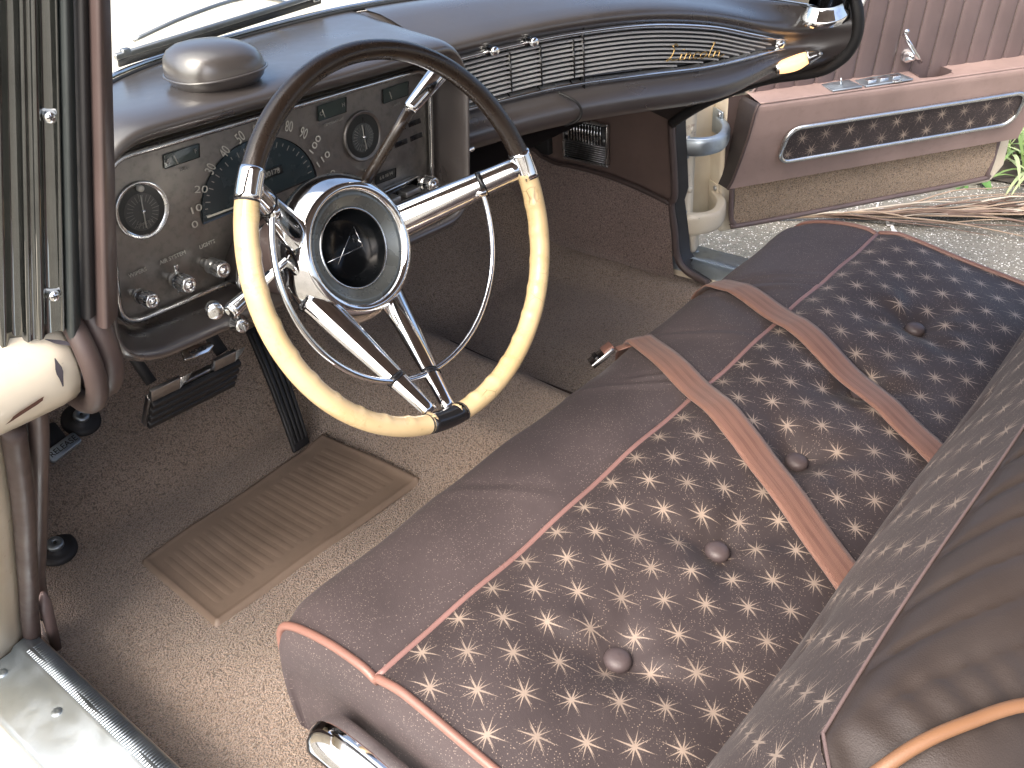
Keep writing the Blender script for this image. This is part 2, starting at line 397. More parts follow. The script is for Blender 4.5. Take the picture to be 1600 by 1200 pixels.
for s in (y0 + .012, y1 - .012):
    V, F = lathe([(.0045, 0), (.004, .003), (.0, .0038)], 10, frame((KX - .008, s, (z0 + z1) / 2 + .012), (-1, 0, 0))); wadd('screw', V, F, M['steel'], vg)

# jamb post behind passenger kick panel
pj = empty('door_jamb_passenger', (1.53, .75, 0)); tag(pj, kind='structure')
sec = lambda z: [(1.485, .722 + .01 * math.sin(z * 9), z), (1.50, .700, z), (1.525, .697, z), (1.545, .715, z), (1.56, .74, z), (1.585, .80, z), (1.60, .92, z)]
V, F = loft([sec(z) for z in (-.05, .05, .10, .14, .2, .26, .3, .36, .42, .48, .56)]); wadd('post', V, F, M['cream'], pj)
V, F = boxVF(.05, .03, .075, frame((1.525, .695, .125), (0, 0, 1), (1, .3, 0))); wadd('hinge_pocket', V, F, M['cream'], pj, bev=.012)
for z, y in ((.155, .70), (.255, .705), (.40, .71), (.165, .69)):
    V, F = lathe([(.009, 0), (.009, .004), (.004, .006), (.0, .006)], 6, frame((1.507, y - .006, z), (-.5, -1, 0))); wadd('bolt', V, F, M['cream'], pj)
# hinges
def hinge(name, label, z, mat, hh, rr):
    h = empty(name, (1.52, .70, z)); tag(h, label, 'hinge', 'passenger door hinges')
    P = catmull([(1.498, .712, z), (1.514, .672, z + .001), (1.555, .650, z + .003), (1.615, .668, z + .006), (1.664, .714, z + .008)], 6)
    sec = []
    for i, p in enumerate(P):
        a = P[max(i - 1, 0)]; b = P[min(i + 1, len(P) - 1)]; tn = (b - a).normalized(); nr = Vector((tn.y, -tn.x, 0)); hz = hh * (1 - .25 * i / len(P))
        sec.append([p + nr * rr + Vector((0, 0, hz * .55)), p + nr * rr * .7 + Vector((0, 0, hz)), p - nr * rr + Vector((0, 0, hz)), p - nr * rr - Vector((0, 0, hz)), p + nr * rr * .7 - Vector((0, 0, hz)), p + nr * rr - Vector((0, 0, hz * .55))])
    V, F = loft(sec, True, True); wadd('arm', V, F, mat, h, bev=.003)
    V, F = boxVF(.006, .05, hh * 2.8, frame((1.664, .718, z + .01), (0, 0, 1), (.83, -.56, 0))); wadd('leaf', V, F, mat, h, bev=.002)
    for dz in (-hh, hh):
        V, F = lathe([(.007, 0), (.007, .004), (.003, .006), (0, .006)], 6, frame((1.655, .708, z + .01 + dz), (-.83, .56, 0))); wadd('bolt', V, F, M['steel'], h)
    V, F = lathe([(.007, -hh * 1.25), (.008, -hh * 1.2), (.008, hh * 1.2), (.007, hh * 1.25)], 12, frame((1.500, .707, z), (0, 0, 1)), True, True); wadd('pin', V, F, M['steel'], h)
hinge('door_hinge', 'grey cast aluminium upper hinge arm of the open passenger door', .362, M['alu'], .022, .010)
hinge('door_hinge', 'cream painted lower hinge arm of the open passenger door', .168, M['cream'], .028, .012)

# sills
def sill(name, label, x0, x1, y0, y1, inner):
    s = empty(name, ((x0 + x1) / 2, y0, 0)); tag(s, label, 'sill plate')
    prof = [(0, .012), (.006, .040), (.016, .082), (.036, .092), (.050, .090), (.058, .083), (.120, .079), (.128, .066), (.132, .02)]
    sg = -1 if inner > 0 else 1
    xi = x1 if inner > 0 else x0
    ny = 40; secs = []
    for k in range(ny + 1):
        y = lin(y0, y1, k / ny); secs.append([(xi + sg * a, y, h + .0006 * math.sin(y * 40 + a * 30)) for a, h in prof])
    V, F = loft(secs); o = wadd('tread_plate', V, F, M['alu'], s, bev=0)
    nr = 210
    V = []; F = []
    for k in range(nr):
        yy = lin(y0 + .03, y1 - .03, k / (nr - 1))
        b = boxVF(.024, .0032, .0006, c=(xi + sg * .033, yy, .0917)); V, F = join((V, F), b)
    wadd('tread_ridges', V, F, M['alu'], s)['kind'] = 'stuff'
    for k, yy in enumerate((y1 - .028, y1 - .16, y1 - .34)):
        if yy < y0: continue
        V, F = lathe([(.0085, 0), (.0075, .002), (.003, .0032), (.0, .0025)], 14, frame((xi + sg * (.085 if k != 1 else .070), yy, .0812), (0, 0, 1))); wadd('screw', V, F, M['alu'], s)
    V, F = boxVF(.15, y1 - y0 + .1, .30, c=(xi + sg * .080, (y0 + y1) / 2 + .02, -.085)); wadd('rocker', V, F, M['cream'], s, bev=.02, seg=3)
    return s
sill('sill_plate', 'scuffed bare aluminium sill plate at the near doorway, bottom left corner', -.30, -.125, -.3, .835, 1)
sill('sill_plate', 'short visible aluminium sill plate in the far passenger doorway', 1.455, 1.60, -.3, .720, -1)

# near (driver side) jamb, kick edge and rubber
dj = empty('door_jamb_driver', (-.2, .75, 0)); tag(dj, kind='structure')
low = [(.86, .06), (.835, .10), (.80, .16), (.74, .25), (.67, .36), (.60, .47), (.53, .60)]
V, F = loft([[(-.150, y + .012, z) for y, z in low], [(-.17, y - .004, z) for y, z in low], [(-.215, y - .012, z) for y, z in low], [(-.30, y - .005, z) for y, z in low], [(-.42, y + .03, z) for y, z in low]])
wadd('post', V, F, M['cream'], dj)
V, F = tube(catmull([(-.146, y - .004, z) for y, z in low], 6), .013, 10); wadd('door_seal', V, F, M['rubber_brown'], dj)
ke = [(.845, .10), (.815, .17), (.79, .215), (.73, .30), (.64, .43), (.54, .58), (.50, .66)]
V, F = tube(catmull([(-.118, y, z) for y, z in ke], 6), .011, 10); wadd('kick_edge_welt', V, F, M['brown'], dj)
V, F = loft([[(-.125, y, z) for y, z in ke], [(-.15, y + .008, z) for y, z in ke]]); wadd('gap_seal', V, F, M['rubber'], dj)
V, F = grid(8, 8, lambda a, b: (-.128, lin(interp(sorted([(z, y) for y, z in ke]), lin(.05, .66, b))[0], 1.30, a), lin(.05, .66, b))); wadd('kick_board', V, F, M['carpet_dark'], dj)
V, F = tube([(-.122, .845, .03), (-.122, .80, .155), (-.122, .785, .185)], [.008, .010, .004], 8); wadd('trim_tab', V, F, M['mauve'], dj)

# windscreen base curve and hood
WB = [(-.06, .45, .80), (-.02, .58, .828), (.08, .69, .838), (.22, .765, .842), (.40, .785, .842), (.60, .765, .842), (.78, .72, .832), (.95, .655, .812), (1.10, .575, .79), (1.21, .49, .768), (1.28, .41, .75), (1.315, .335, .737)]
WBs = catmull(WB, 6)
cw = empty('cowl_and_hood', (.65, 1.2, .7)); tag(cw, 'cream painted hood and cowl seen overexposed through the windshield', 'hood')
secs = []
for p in WBs:
    c0 = Vector((.65, .55, 0)); d = Vector((p.x - .65, p.y - .30, 0)).normalized()
    secs.append([p + Vector((0, 0, -.012)), p + d * .03 + Vector((0, 0, -.020)), p + d * .10 + Vector((0, 0, -.045)), p + d * .16 + Vector((0, 0, -.060))])
V, F = loft(secs); wadd('cowl', V, F, M['cream'], cw)
V, F = grid(30, 30, lambda a, b: (lin(-.32, 1.62, a), lin(.84, 2.9, b), .800 - .07 * (2 * abs(a - .5)) ** 3 - .05 * b * b + .012 * math.cos((a - .5) * 9)))
wadd('hood_panel', V, F, M['cream'], cw)
def glass_mat():
    t = NT('windshield_glass'); t.t.nodes.remove(t.b); out = t.t.nodes['Material Output']
    tr = t.n('ShaderNodeBsdfTransparent'); tr.inputs[0].default_value = (.90, .95, .92, 1)
    gl = t.n('ShaderNodeBsdfGlossy'); gl.inputs['Roughness'].default_value = .02
    lw = t.n('ShaderNodeLayerWeight'); lw.inputs[0].default_value = .5; fc = t.math('MULTIPLY', t.math('POWER', lw.outputs['Facing'], 4.0), .6); fc = t.math('ADD', fc, .03)
    mx = t.n('ShaderNodeMixShader'); t.t.links.new(fc, mx.inputs[0]); t.t.links.new(tr.outputs[0], mx.inputs[1]); t.t.links.new(gl.outputs[0], mx.inputs[2]); t.t.links.new(mx.outputs[0], out.inputs[0]); return t.m
M['glass'] = glass_mat()
ws = empty('windshield', (.65, .7, .83)); tag(ws, 'curved clear wraparound windshield glass above the dashboard', 'windshield')
secs = []
for p in WBs:
    k = sstep(.0, .5, 1 - abs(p.x - .65) / .72)
    top = Vector((lin(p.x, .65, .10), p.y - lin(.04, .36, k), 1.19)); secs.append([p.lerp(top, s) + Vector((0, .02 * math.sin(math.pi * s), 0)) for s in (0, .25, .5, .75, 1)])
V, F = loft(secs); V2 = [Vector(v) + Vector((0, -.005, 0)) for v in V]; n = len(V)
wadd('pane', V, F, M['glass'], ws)
V, F = tube([p + Vector((0, -.004, .002)) for p in WBs], .0035, 8); wadd('gasket', V, F, M['rubber'], ws)
V, F = tube([p + Vector((0, .010, .004)) for p in WBs], .004, 8); wadd('bright_molding', V, F, M['chrome'], ws)

wp = empty('windshield_wiper', (.36, .77, .85)); tag(wp, 'silver windshield wiper lying at the base of the windshield glass', 'wiper')
V, F = boxVF(.365, .006, .008, frame((.385, .782, .868), (0, -.3, 1), (1, .06, .012))); wadd('blade', V, F, M['steel'], wp, bev=.002)
V, F = boxVF(.355, .003, .010, frame((.385, .786, .859), (0, -.3, 1), (1, .06, .012))); wadd('rubber_strip', V, F, M['rubber'], wp)
V, F = tube(catmull([(.25, .80, .872), (.34, .80, .885), (.45, .815, .885), (.56, .86, .85)], 6), [.0028] * 19, 8); wadd('arm', V, F, M['steel'], wp)
for xx in (.22, .55):
    V, F = boxVF(.012, .009, .010, c=(xx, .772 + (xx - .2) * .06, .867)); wadd('end_clip', V, F, M['steel'], wp, bev=.002)

# roof with headliner, out of frame above the cabin; it shades the seats
V, F = grid(20, 14, lambda a, b: (lin(-.03, 1.35, a), lin(-1.6, .42, b), 1.20 + .05 * (1 - (2 * a - 1) ** 2) - .03 * sstep(.75, 1, b)))
rf = add('roof', V, F, M['mauve']); tag(rf, kind='structure')
m = rf.modifiers.new('solid', 'SOLIDIFY'); m.thickness = .03; m.offset = 1

# ================================================================== near A-pillar
ap = empty('windshield_pillar', (-.1, .43, .73)); tag(ap, 'near windshield pillar with chrome cover, rubber weatherstrips and brown trim', 'pillar')
BL, BR, TL, TR = Vector((-.152, .452, .725)), Vector((-.060, .404, .725)), Vector((-.088, .372, 1.02)), Vector((-.025, .32, 1.01))
def pil(s, d, h):
    a = BL.lerp(BR, s); b = TL.lerp(TR, s); p = a.lerp(b, h); n_ = (BR - BL).cross(Vector((0, 0, 1))).normalized(); return p + n_ * d
def strip(name, prof, mat, h0=0, h1=1.5, bev=0):
    hs = [lin(h0, h1, k / 10) for k in range(11)]
    V, F = loft([[pil(s, d, h) for s, d in prof] for h in hs]); return wadd(name, V, F, mat, ap, smooth=True, bev=bev)
strip('chrome_cover', [(-.30, -.03), (-.12, -.02), (-.02, -.002), (.04, .006), (.08, .004), (.10, -.004), (.20, -.006), (.23, .0), (.25, .004), (.28, .002), (.30, .0), (.33, .001), (.35, .005), (.38, .004), (.40, -.004), (.43, -.006), (.52, -.006), (.54, -.003), (.56, -.003), (.575, -.01)], M['stainless'])
def ridge(s0, s1, d0, hgt, n=8): return [(lin(s0, s1, k / n), d0 + hgt * math.sin(math.pi * k / n)) for k in range(n + 1)]
strip('weatherstrip', ridge(.56, .70, -.010, .010), M['rubber_green'], -.04)
strip('weatherstrip', ridge(.695, .845, -.014, .010), M['rubber'], .02)
strip('inner_trim', ridge(.83, 1.0, -.012, .014) + [(1.03, -.02), (1.05, -.05)], M['brown'], -.02)
for h in (.135, .70):
    p = pil(.475, -.004, h); V, F = lathe([(.0055, -.002), (.0055, .001), (.0038, .003), (.0, .0035)], 14, frame(p, (-.35, -.93, .1))); s_ = wadd('screw', V, F, M['chrome'], ap)
    V, F = join(boxVF(.005, .0012, .001, frame(p + Vector((-.35, -.93, .1)) * .0036, (-.35, -.93, .1))), boxVF(.0012, .005, .001, frame(p + Vector((-.35, -.93, .1)) * .0037, (-.35, -.93, .1)))); wadd('screw_slot', V, F, M['rubber'], ap)
# rounded cream end of the cowl below the pillar
ce = empty('cowl_corner', (-.2, .49, .64)); tag(ce, 'chipped cream painted cowl corner with brown rubber edge below the near pillar', 'body panel')
secs = []
for k in range(19):
    x = lin(-.36, -.083, k / 18); r = 1.0
    t = max(0, (x + .105) / .022); r = math.sqrt(max(.0, 1 - (t * .75) ** 2)) if t > 0 else 1
    bulge = 1 + .06 * math.sin((x + .3) * 14)
    secs.append([(x, .505 - .075 * r * bulge * math.cos(a) , .685 - .012 * (x + .08) * 3 + .062 * r * math.sin(a)) for a in [2 * math.pi * j / 20 for j in range(20)]])
V, F = loft(secs, True, True); wadd('painted_shell', V, F, M['cream'], ce)
V, F = tube([(-.082 - .006 * math.cos(a), .505 - .082 * math.cos(a), .683 + .072 * math.sin(a)) for a in [2 * math.pi * j / 28 for j in range(28)]], .011, 10, True); wadd('rubber_edge', V, F, M['rubber_brown'], ce)
V, F = tube([(-.058 - .006 * math.cos(a), .515 - .078 * math.cos(a), .690 + .074 * math.sin(a)) for a in [2 * math.pi * j / 28 for j in range(28)]], .014, 10, True); wadd('inner_welt', V, F, M['brown'], ce)
def chip(x, a0, L, wd, mat, sl=.3):
    V = []; F = []
    n = 7
    for k in range(n):
        t = k / (n - 1); a = a0 + (t - .5) * L; xx = x + (t - .5) * L * sl * .06; ww = wd * (math.sin(math.pi * (t * .86 + .07))) * (1 + .3 * math.sin(k * 5))
        for s in (-1, 1): V.append((xx + s * ww, .505 - .0815 * math.cos(a), .685 - .036 * (xx + .08) + .0665 * math.sin(a)))
        if k: F.append((2 * k - 2, 2 * k - 1, 2 * k + 1, 2 * k))
    wadd('paint_chip', V, F, mat, ce)
rustm = simple('bare_rust', (.10, .045, .03), .85); darkm = simple('bare_primer', (.05, .045, .055), .7)
chip(-.118, .05, .45, .0028, darkm, .1); chip(-.103, .42, .28, .003, darkm, -1.5); chip(-.158, -.30, .2, .010, rustm, 3)
chip(-.108, .85, .35, .005, simple('rust_streak', (.30, .16, .05), .8), -1)
# ================================================================== dashboard
da = empty('dashboard', (.65, .62, .56)); tag(da, 'dark brown padded dashboard with bronze gauge panel and chrome louvre trim', 'dashboard')
def rquad(c, r, n=6):
    out = []; m = len(c)
    for i in range(m):
        a, b, d = Vector(c[i - 1]), Vector(c[i]), Vector(c[(i + 1) % m]); p = b + (a - b).normalized() * r; q = b + (d - b).normalized() * r
        for k in range(n + 1):
            t = k / n; out.append(p * (1 - t) ** 2 + b * 2 * t * (1 - t) + q * t * t)
    res = []
    for i in range(len(out)):               # densify long straight edges
        a, b = out[i], out[(i + 1) % len(out)]; L = (b - a).length; kk = max(1, int(L / .03))
        for k in range(kk): res.append(a.lerp(b, k / kk))
    return res
PC = [(.070, .803), (.600, .780), (.577, .577), (.030, .600)]     # TL TR BR BL of the gauge panel (x, z)
base = rquad(PC, .035); cen = Vector((.34, .69))
def wts(i):
    a, b = base[i - 1], base[(i + 1) % len(base)]; t = (b - a).normalized(); nrm = Vector((-t.y, t.x))
    if nrm.dot(base[i] - cen) < 0: nrm = -nrm
    return max(0, nrm.y), max(0, -nrm.y), max(0, -nrm.x), max(0, nrm.x)
def wb_at(x):
    tab = [(p.x, p.y, p.z) for p in WBs]; return interp(tab, x)
def loopy(y, t, b, l, r, far=False):
    out = []
    for i, p in enumerate(base):
        wt, wb_, wl, wr = wts(i); x = p.x - wl * l + wr * r; z = p.y + wt * t - wb_ * b; yy = y
        if far:
            by, bz_ = wb_at(x); yy = lin(.66, by - .004, sstep(.3, .9, wt)); z = lin(z, bz_ + .002, sstep(.35, .9, wt))
            if wb_ > .5: yy = .74
        out.append((x, yy, z))
    return out
secs = [loopy(.624, .004, .004, .004, .004), loopy(.590, .014, .006, .016, .004), loopy(.566, .020, .008, .026, .006), loopy(.554, .026, .011, .032, .010), loopy(.550, .034, .017, .036, .014), loopy(.556, .042, .026, .040, .018), loopy(.575, .048, .034, .044, .022), loopy(.62, .051, .038, .05, .026), loopy(.66, .048, .026, .10, .026, True)]
V, F = loft(secs, True); wadd('gauge_hood', V, F, M['pad'], da, sub=1)
# passenger side pad
ST = [(.600, .618, .781, .696), (.72, .588, .782, .695), (.84, .550, .780, .692), (.98, .500, .769, .680), (1.11, .450, .744, .668), (1.20, .413, .715, .668), (1.25, .388, .699, .672), (1.29, .355, .692, .672)]
STD = [tuple(v) for v in (lambda P: [(p[0].x, p[0].y, p[0].z, p[1].z) for p in zip(catmull([(a, b, c) for a, b, c, d in P], 8), catmull([(a, b, d) for a, b, c, d in P], 8))])(ST)]
def stn(x): return interp(STD, x)
def psec(x):
    yf, zt, zb = stn(x); by, bzz = wb_at(x); by -= .004
    c = sstep(1.12, 1.30, x)
    return [(x, by, bzz + .002), (x, lin(by, yf, .35), lin(bzz, zt + .05, .45) + .008), (x, lin(by, yf, .7), lin(bzz, zt + .03, .75) + .006), (x, yf - .008, zt + .028), (x, yf - .020, zt + .014), (x, yf - .010, zt + .003), (x, yf + .010 * (1 - c), zt),
            (x, yf + .010 * (1 - c), zb), (x, yf - .010, zb - .004), (x, yf - .030 * (1 - .6 * c), zb - .018 * (1 - .5 * c)), (x, yf - .036 * (1 - .7 * c), zb - .036 * (1 - .5 * c)), (x, yf - .022 * (1 - .8 * c), zb - .058 * (1 - .5 * c)), (x, yf + .03, zb - .068 * (1 - .35 * c)), (x, yf + .12, zb - .060 - .03 * c), (x, yf + .30, zb - .10)]
xs = [.600, .64, .70, .76, .82, .88, .94, 1.0, 1.05, 1.10, 1.15, 1.20, 1.24, 1.27, 1.30]
endsec = [(1.335, .338, .738), (1.338, .318, .736), (1.34, .300, .730), (1.342, .288, .722), (1.343, .283, .712), (1.343, .281, .702), (1.343, .280, .695), (1.343, .281, .686), (1.343, .284, .676), (1.343, .292, .664), (1.343, .302, .652), (1.343, .325, .634), (1.345, .38, .610), (1.352, .47, .580), (1.38, .66, .470)]
secs = [psec(x) for x in xs]; secs.append(endsec)
V, F = loft(secs); pp = wadd('passenger_pad', V, F, M['pad'], da, sub=1)
pj_ = [lin(.44, .70, k / 14) for k in range(15)]
V, F = loft([[(p[0], p[1], p[2] - .004 - (.010 if x < .59 and q else 0)) for q, p in enumerate(psec(x)[:3])] for x in pj_]); wadd('pad_joint', V, F, M['pad'], da)
gp = catmull([(1.345, .298, .775), (1.347, .280, .735), (1.349, .276, .695), (1.349, .286, .665), (1.348, .305, .642), (1.347, .345, .618), (1.35, .46, .585), (1.365, .587, .520), (1.405, .690, .448)], 6)
V, F = tube(gp, .011, 10); wadd('end_gasket', V, F, M['rubber'], da)
V, F = loft([[p + Vector((-.004, .004, 0)) for p in gp], [p + Vector((.03, .02, -.006)) for p in gp], [p + Vector((.055, .07, .02)) for p in gp]]); wadd('end_cap', V, F, M['pad_dark'], da)
V, F = loft([[p + Vector((0, .0, .004)) for p in gp[24:]], [p + Vector((-.06, .10, .06)) for p in gp[24:]], [p + Vector((-.20, .25, .10)) for p in gp[24:]]]); wadd('under_panel', V, F, M['pad_dark'], da)
V, F = grid(10, 4, lambda a, b: (lin(.0, 1.40, a), lin(.66, 1.30, b), lin(.56, .66, b))); wadd('under_panel', V, F, M['pad_dark'], da)
V, F = tube(catmull([(.812, .545, .692), (.822, .520, .680), (.832, .514, .662), (.832, .522, .644), (.826, .545, .634)], 5), .0022, 6); wadd('pad_seam', V, F, M['rubber'], da)

# louvre trim: rails, backing, slats
lg = wadd('louvre_backing', *loft([[(x, stn(x)[0] + .006, lin(stn(x)[1] + .002, stn(x)[2] - .002, k / 4)) for k in range(5)] for x in [lin(.602, 1.262, i / 40) for i in range(41)]]), simple('louvre_black', (.03, .031, .034), .3), da)
def rail(name, fz, hgt, d, mat, x0=.602, x1=1.262, n=48):
    secs = []
    for i in range(n + 1):
        x = lin(x0, x1, i / n); yf, zt, zb = stn(x); z = fz(x); h = hgt * (1 - .75 * sstep(1.22, 1.262, x)); prof = []
        for a in range(9):
            t = a / 8; prof.append((x, yf - d * math.sin(math.pi * t) + .004, z + h * (t - .5)))
        secs.append(prof)
    V, F = loft(secs); return wadd(name, V, F, mat, da)
rail('rail', lambda x: stn(x)[1] - .003, .018, .016, M['chrome'])
rail('rail', lambda x: stn(x)[2] + .004, .016, .013, M['chrome_worn'])
V, F = lathe([(.002, .010), (.011, .006), (.013, 0), (.011, -.006)], 14, frame((1.262, stn(1.262)[0] + .002, .686), (.3, -1, 0)), True, sy=.9); wadd('trim_tip', V, F, M['chrome'], da)
for k in range(10):
    off = .0140 + k * .0069
    pts = []
    for i in range(61):
        x = lin(.603, 1.24, i / 60); yf, zt, zb = stn(x); z = zt - off * (1 + .04 * math.sin(x * 2))
        if z < zb + .012: break
        pts.append((x, yf, z))
    if len(pts) < 4: continue
    V, F = loft([[(x, y + .003, z + .0018), (x, y - .004, z + .0024), (x, y - .0062, z + .0012), (x, y - .0062, z - .0008), (x, y + .002, z - .0018)] for x, y, z in pts], True, True)
    wadd('slat', V, F, M['satin'], da, smooth=False)
for xx in (.735, .790, .850, .868):
    yf, zt, zb = stn(xx); V, F = boxVF(.0012, .010, (zt - zb) * (.72 if xx < .86 else 1.25), c=(xx, yf - .003, (zt + zb) / 2)); wadd('divider', V, F, M['black'] , da)
for xx in (.698, .768):
    yf, zt, zb = stn(xx); Mk = frame((xx, yf - .006, zt - .002), (-.25, -1, .1))
    k_ = wadd('vent_knob', *lathe([(.0045, 0), (.0045, .010), (.0065, .013), (.007, .020), (.0055, .022), (.0, .0215)], 16, Mk), M['chrome'], da)
    V, F = boxVF(.012, .004, .016, Mk, c=(0, 0, .003)); V, F = boxVF(.012, .016, .004, Mk, c=(0, 0, .002)); keep(add('knob_base', V, F, M['black'], bev=.001), k_)
# Lincoln script in gold
sc2 = [[(.9, 2.6), (.5, 2.95), (.15, 2.6), (.5, 2.2), (.6, 1.2), (.35, .2), (0, 0), (.3, .35), (1.0, .05), (1.75, .15)], [(2.05, 1.2), (2.05, .3), (2.2, .05), (2.6, .25)], [(2.1, 1.75), (2.15, 1.95)],
       [(2.75, 1.2), (2.75, .6), (2.75, .05)], [(2.75, .7), (3.05, 1.15), (3.35, 1.15), (3.5, .8), (3.5, .1), (3.85, .1)], [(4.85, 1.0), (4.5, 1.2), (4.15, .95), (4.05, .55), (4.2, .15), (4.55, .05), (4.95, .25)],
       [(5.65, 1.2), (5.25, .95), (5.15, .55), (5.35, .1), (5.75, .1), (6.05, .55), (5.95, 1.0), (5.65, 1.2)], [(6.65, 2.9), (6.55, 1.5), (6.55, .3), (6.75, .05), (7.05, .15)],
       [(7.35, 1.2), (7.35, .6), (7.35, .05)], [(7.35, .7), (7.65, 1.15), (7.95, 1.15), (8.1, .8), (8.1, .15), (8.35, .05), (9.0, .3)]]
def scr(p):
    x = 1.025 + p[0] * .0128 + p[1] * .0040; yf, zt, zb = stn(x); return (x, yf - .0085, lin(zt, zb, .70) - .002 + p[1] * .0092)
V, F = join(*[tube(catmull([scr(p) for p in q], 4), .0011, 6) for q in sc2]); wadd('script_emblem', V, F, M['gold'], da)
# courtesy lamp under the far end of the dash (lit)
lampm = NT('lit_lamp_lens').set(color=(.9, .62, .35), rough=.35, emit=(1.0, .50, .20), emit_s=.7)
cp = catmull([(1.247, .377, .645), (1.263, .352, .653), (1.276, .333, .663), (1.286, .311, .671)], 6)
cl = wadd('courtesy_lamp', *tube(cp[:13], [.010 + .004 * math.sin(i / 12 * 3) for i in range(13)], 12, up=(0, 0, 1)), lampm, da)
V, F = tube(cp[12:], [.014 - .010 * (i / (len(cp) - 13)) for i in range(len(cp) - 12)], 12); keep(add('lamp_housing', V, F, M['chrome_worn']), cl)
V, F = lathe([(.004, 0), (.003, .003), (0, .003)], 10, frame(cp[16] + Vector((-.008, -.008, .003)), (-.7, -.7, .3))); keep(add('screw', V, F, M['steel']), cl)
V, F = lathe([(.0115, -.003), (.0115, .002), (.006, .004), (0, .004)], 12, frame(cp[0], (-.5, .6, -.1))); keep(add('lens_end', V, F, M['chrome_worn']), cl)

# gauge panel plate and its bright bezel
PY = .620
V = [(p.x, PY, p.y) for p in base]; wadd('gauge_panel', V, [tuple(range(len(V)))], M['panel'], da, smooth=False)
bz_pts = [(p.x, PY - .006, p.y) for p in rquad([(.074, .799), (.596, .776), (.573, .582), (.034, .605)], .033)]
V, F = tube(bz_pts, .0042, 8, True); wadd('panel_bezel', V, F, M['chrome_worn'], da)
def disc(cx, cz, r, y, n=40, sx=1): return [(cx + r * sx * math.cos(2 * math.pi * k / n), y, cz + r * math.sin(2 * math.pi * k / n)) for k in range(n)], [tuple(range(n))]
def PM(x, z, y=PY - .003, rot=0):      # text / plate frame on the panel, facing the driver
    return Matrix.Translation((x, y, z)) @ Matrix.Rotation(R_(90), 4, 'X') @ Matrix.Rotation(rot, 4, 'Z')
def ptext(s, x, z, size, mat, parent, rot=0, y=PY - .0028, **k): return text('lettering', s, size, mat, parent, PM(x, z, y, rot), **k)
def recess(name, poly, mat_in, mat_wall, depth=.0, lip=.0025):
    n = len(poly); V = [(x, PY - lip, z) for x, z in poly] + [(x, PY - .0008, z) for x, z in [(lin(sum(p[0] for p in poly) / n, x, .97), lin(sum(p[1] for p in poly) / n, z, .97)) for x, z in poly]]
    F = [(k, (k + 1) % n, n + (k + 1) % n, n + k) for k in range(n)]
    g_ = wadd(name, [(x, PY - .0010, z) for x, z in poly], [tuple(range(n))], mat_in, da, smooth=False)
    keep(add('rim', V, F, mat_wall), g_); return g_
# speedometer
SC = Vector((.270, .688))
arc = [(SC.x + .093 * math.cos(R_(a)), SC.y + .076 * math.sin(R_(a)) - .004 * (1 - math.sin(R_(a)))) for a in range(0, 181, 6)]
sp = recess('speedometer', arc, M['speedo'], M['black'])
NUM = [(0, .166, .688, 12), (10, .172, .706, 2), (20, .186, .727, -24), (30, .206, .747, -38), (40, .231, .761, -50), (50, .257, .7715, -62), (60, .283, .774, -82), (70, .309, .771, -100), (80, .333, .763, -112), (90, .354, .748, -125), (100, .369, .727, -138), (110, .378, .704, -158), (120, .381, .679, -172)]
for v_, x, z, rt in NUM:
    rot = R_(rt + (0 if v_ <= 50 else 180)) if 0 else R_({0: 0, 10: 8, 20: 24, 30: 38, 40: 52, 50: 66, 60: 84, 70: -80, 80: -66, 90: -52, 100: -38, 110: -24, 120: -8}[v_] * (1 if v_ <= 60 else 1))
    me = text_mesh(str(v_), .0175, extrude=.0002); me.materials.clear(); me.materials.append(M['white_print'])
    me.transform(Matrix.Diagonal((1.15, .72, 1, 1)) if v_ <= 20 or v_ >= 100 else Matrix.Diagonal((.72, 1.15, 1, 1)))
    rr = {0: 14, 10: 4, 20: -18, 30: 50, 40: 40, 50: 24, 60: 4, 70: -10, 80: -22, 90: -36, 100: 42, 110: 24, 120: 6}[v_]
    me.transform(PM(x, z, PY - .002, R_(rr))); o = bpy.data.objects.new('number', me); C.objects.link(o); keep(o, sp)
V = []; F = []
for i in range(25):
    a = R_(176 - i * 7.1); L = .007 if i % 2 == 0 else .004
    p = Vector((SC.x + .0865 * math.cos(a), SC.y + .069 * math.sin(a))); q = Vector((SC.x + (.0865 - L) * math.cos(a), SC.y + (.069 - L) * math.sin(a)))
    t = (q - p).normalized(); nn = Vector((-t.y, t.x)) * .0006; b = len(V)
    V += [(p.x + nn.x, PY - .0016, p.y + nn.y), (p.x - nn.x, PY - .0016, p.y - nn.y), (q.x - nn.x, PY - .0016, q.y - nn.y), (q.x + nn.x, PY - .0016, q.y + nn.y)]; F.append((b, b + 1, b + 2, b + 3))
keep(add('tick_marks', V, F, M['dim_print'], smooth=False), sp)
V, F = boxVF(.075, .0015, .0022, Matrix.Translation((.222, PY - .003, .690)) @ Matrix.Rotation(R_(2), 4, 'Y')); keep(add('needle', V, F, M['white_print']), sp)
V, F = boxVF(.034, .002, .011, c=(.292, PY - .002, .714)); od = keep(add('odometer', V, F, M['dial']), sp)
ptext('00178', .292, .714, .010, M['dim_print'], sp, y=PY - .0034)
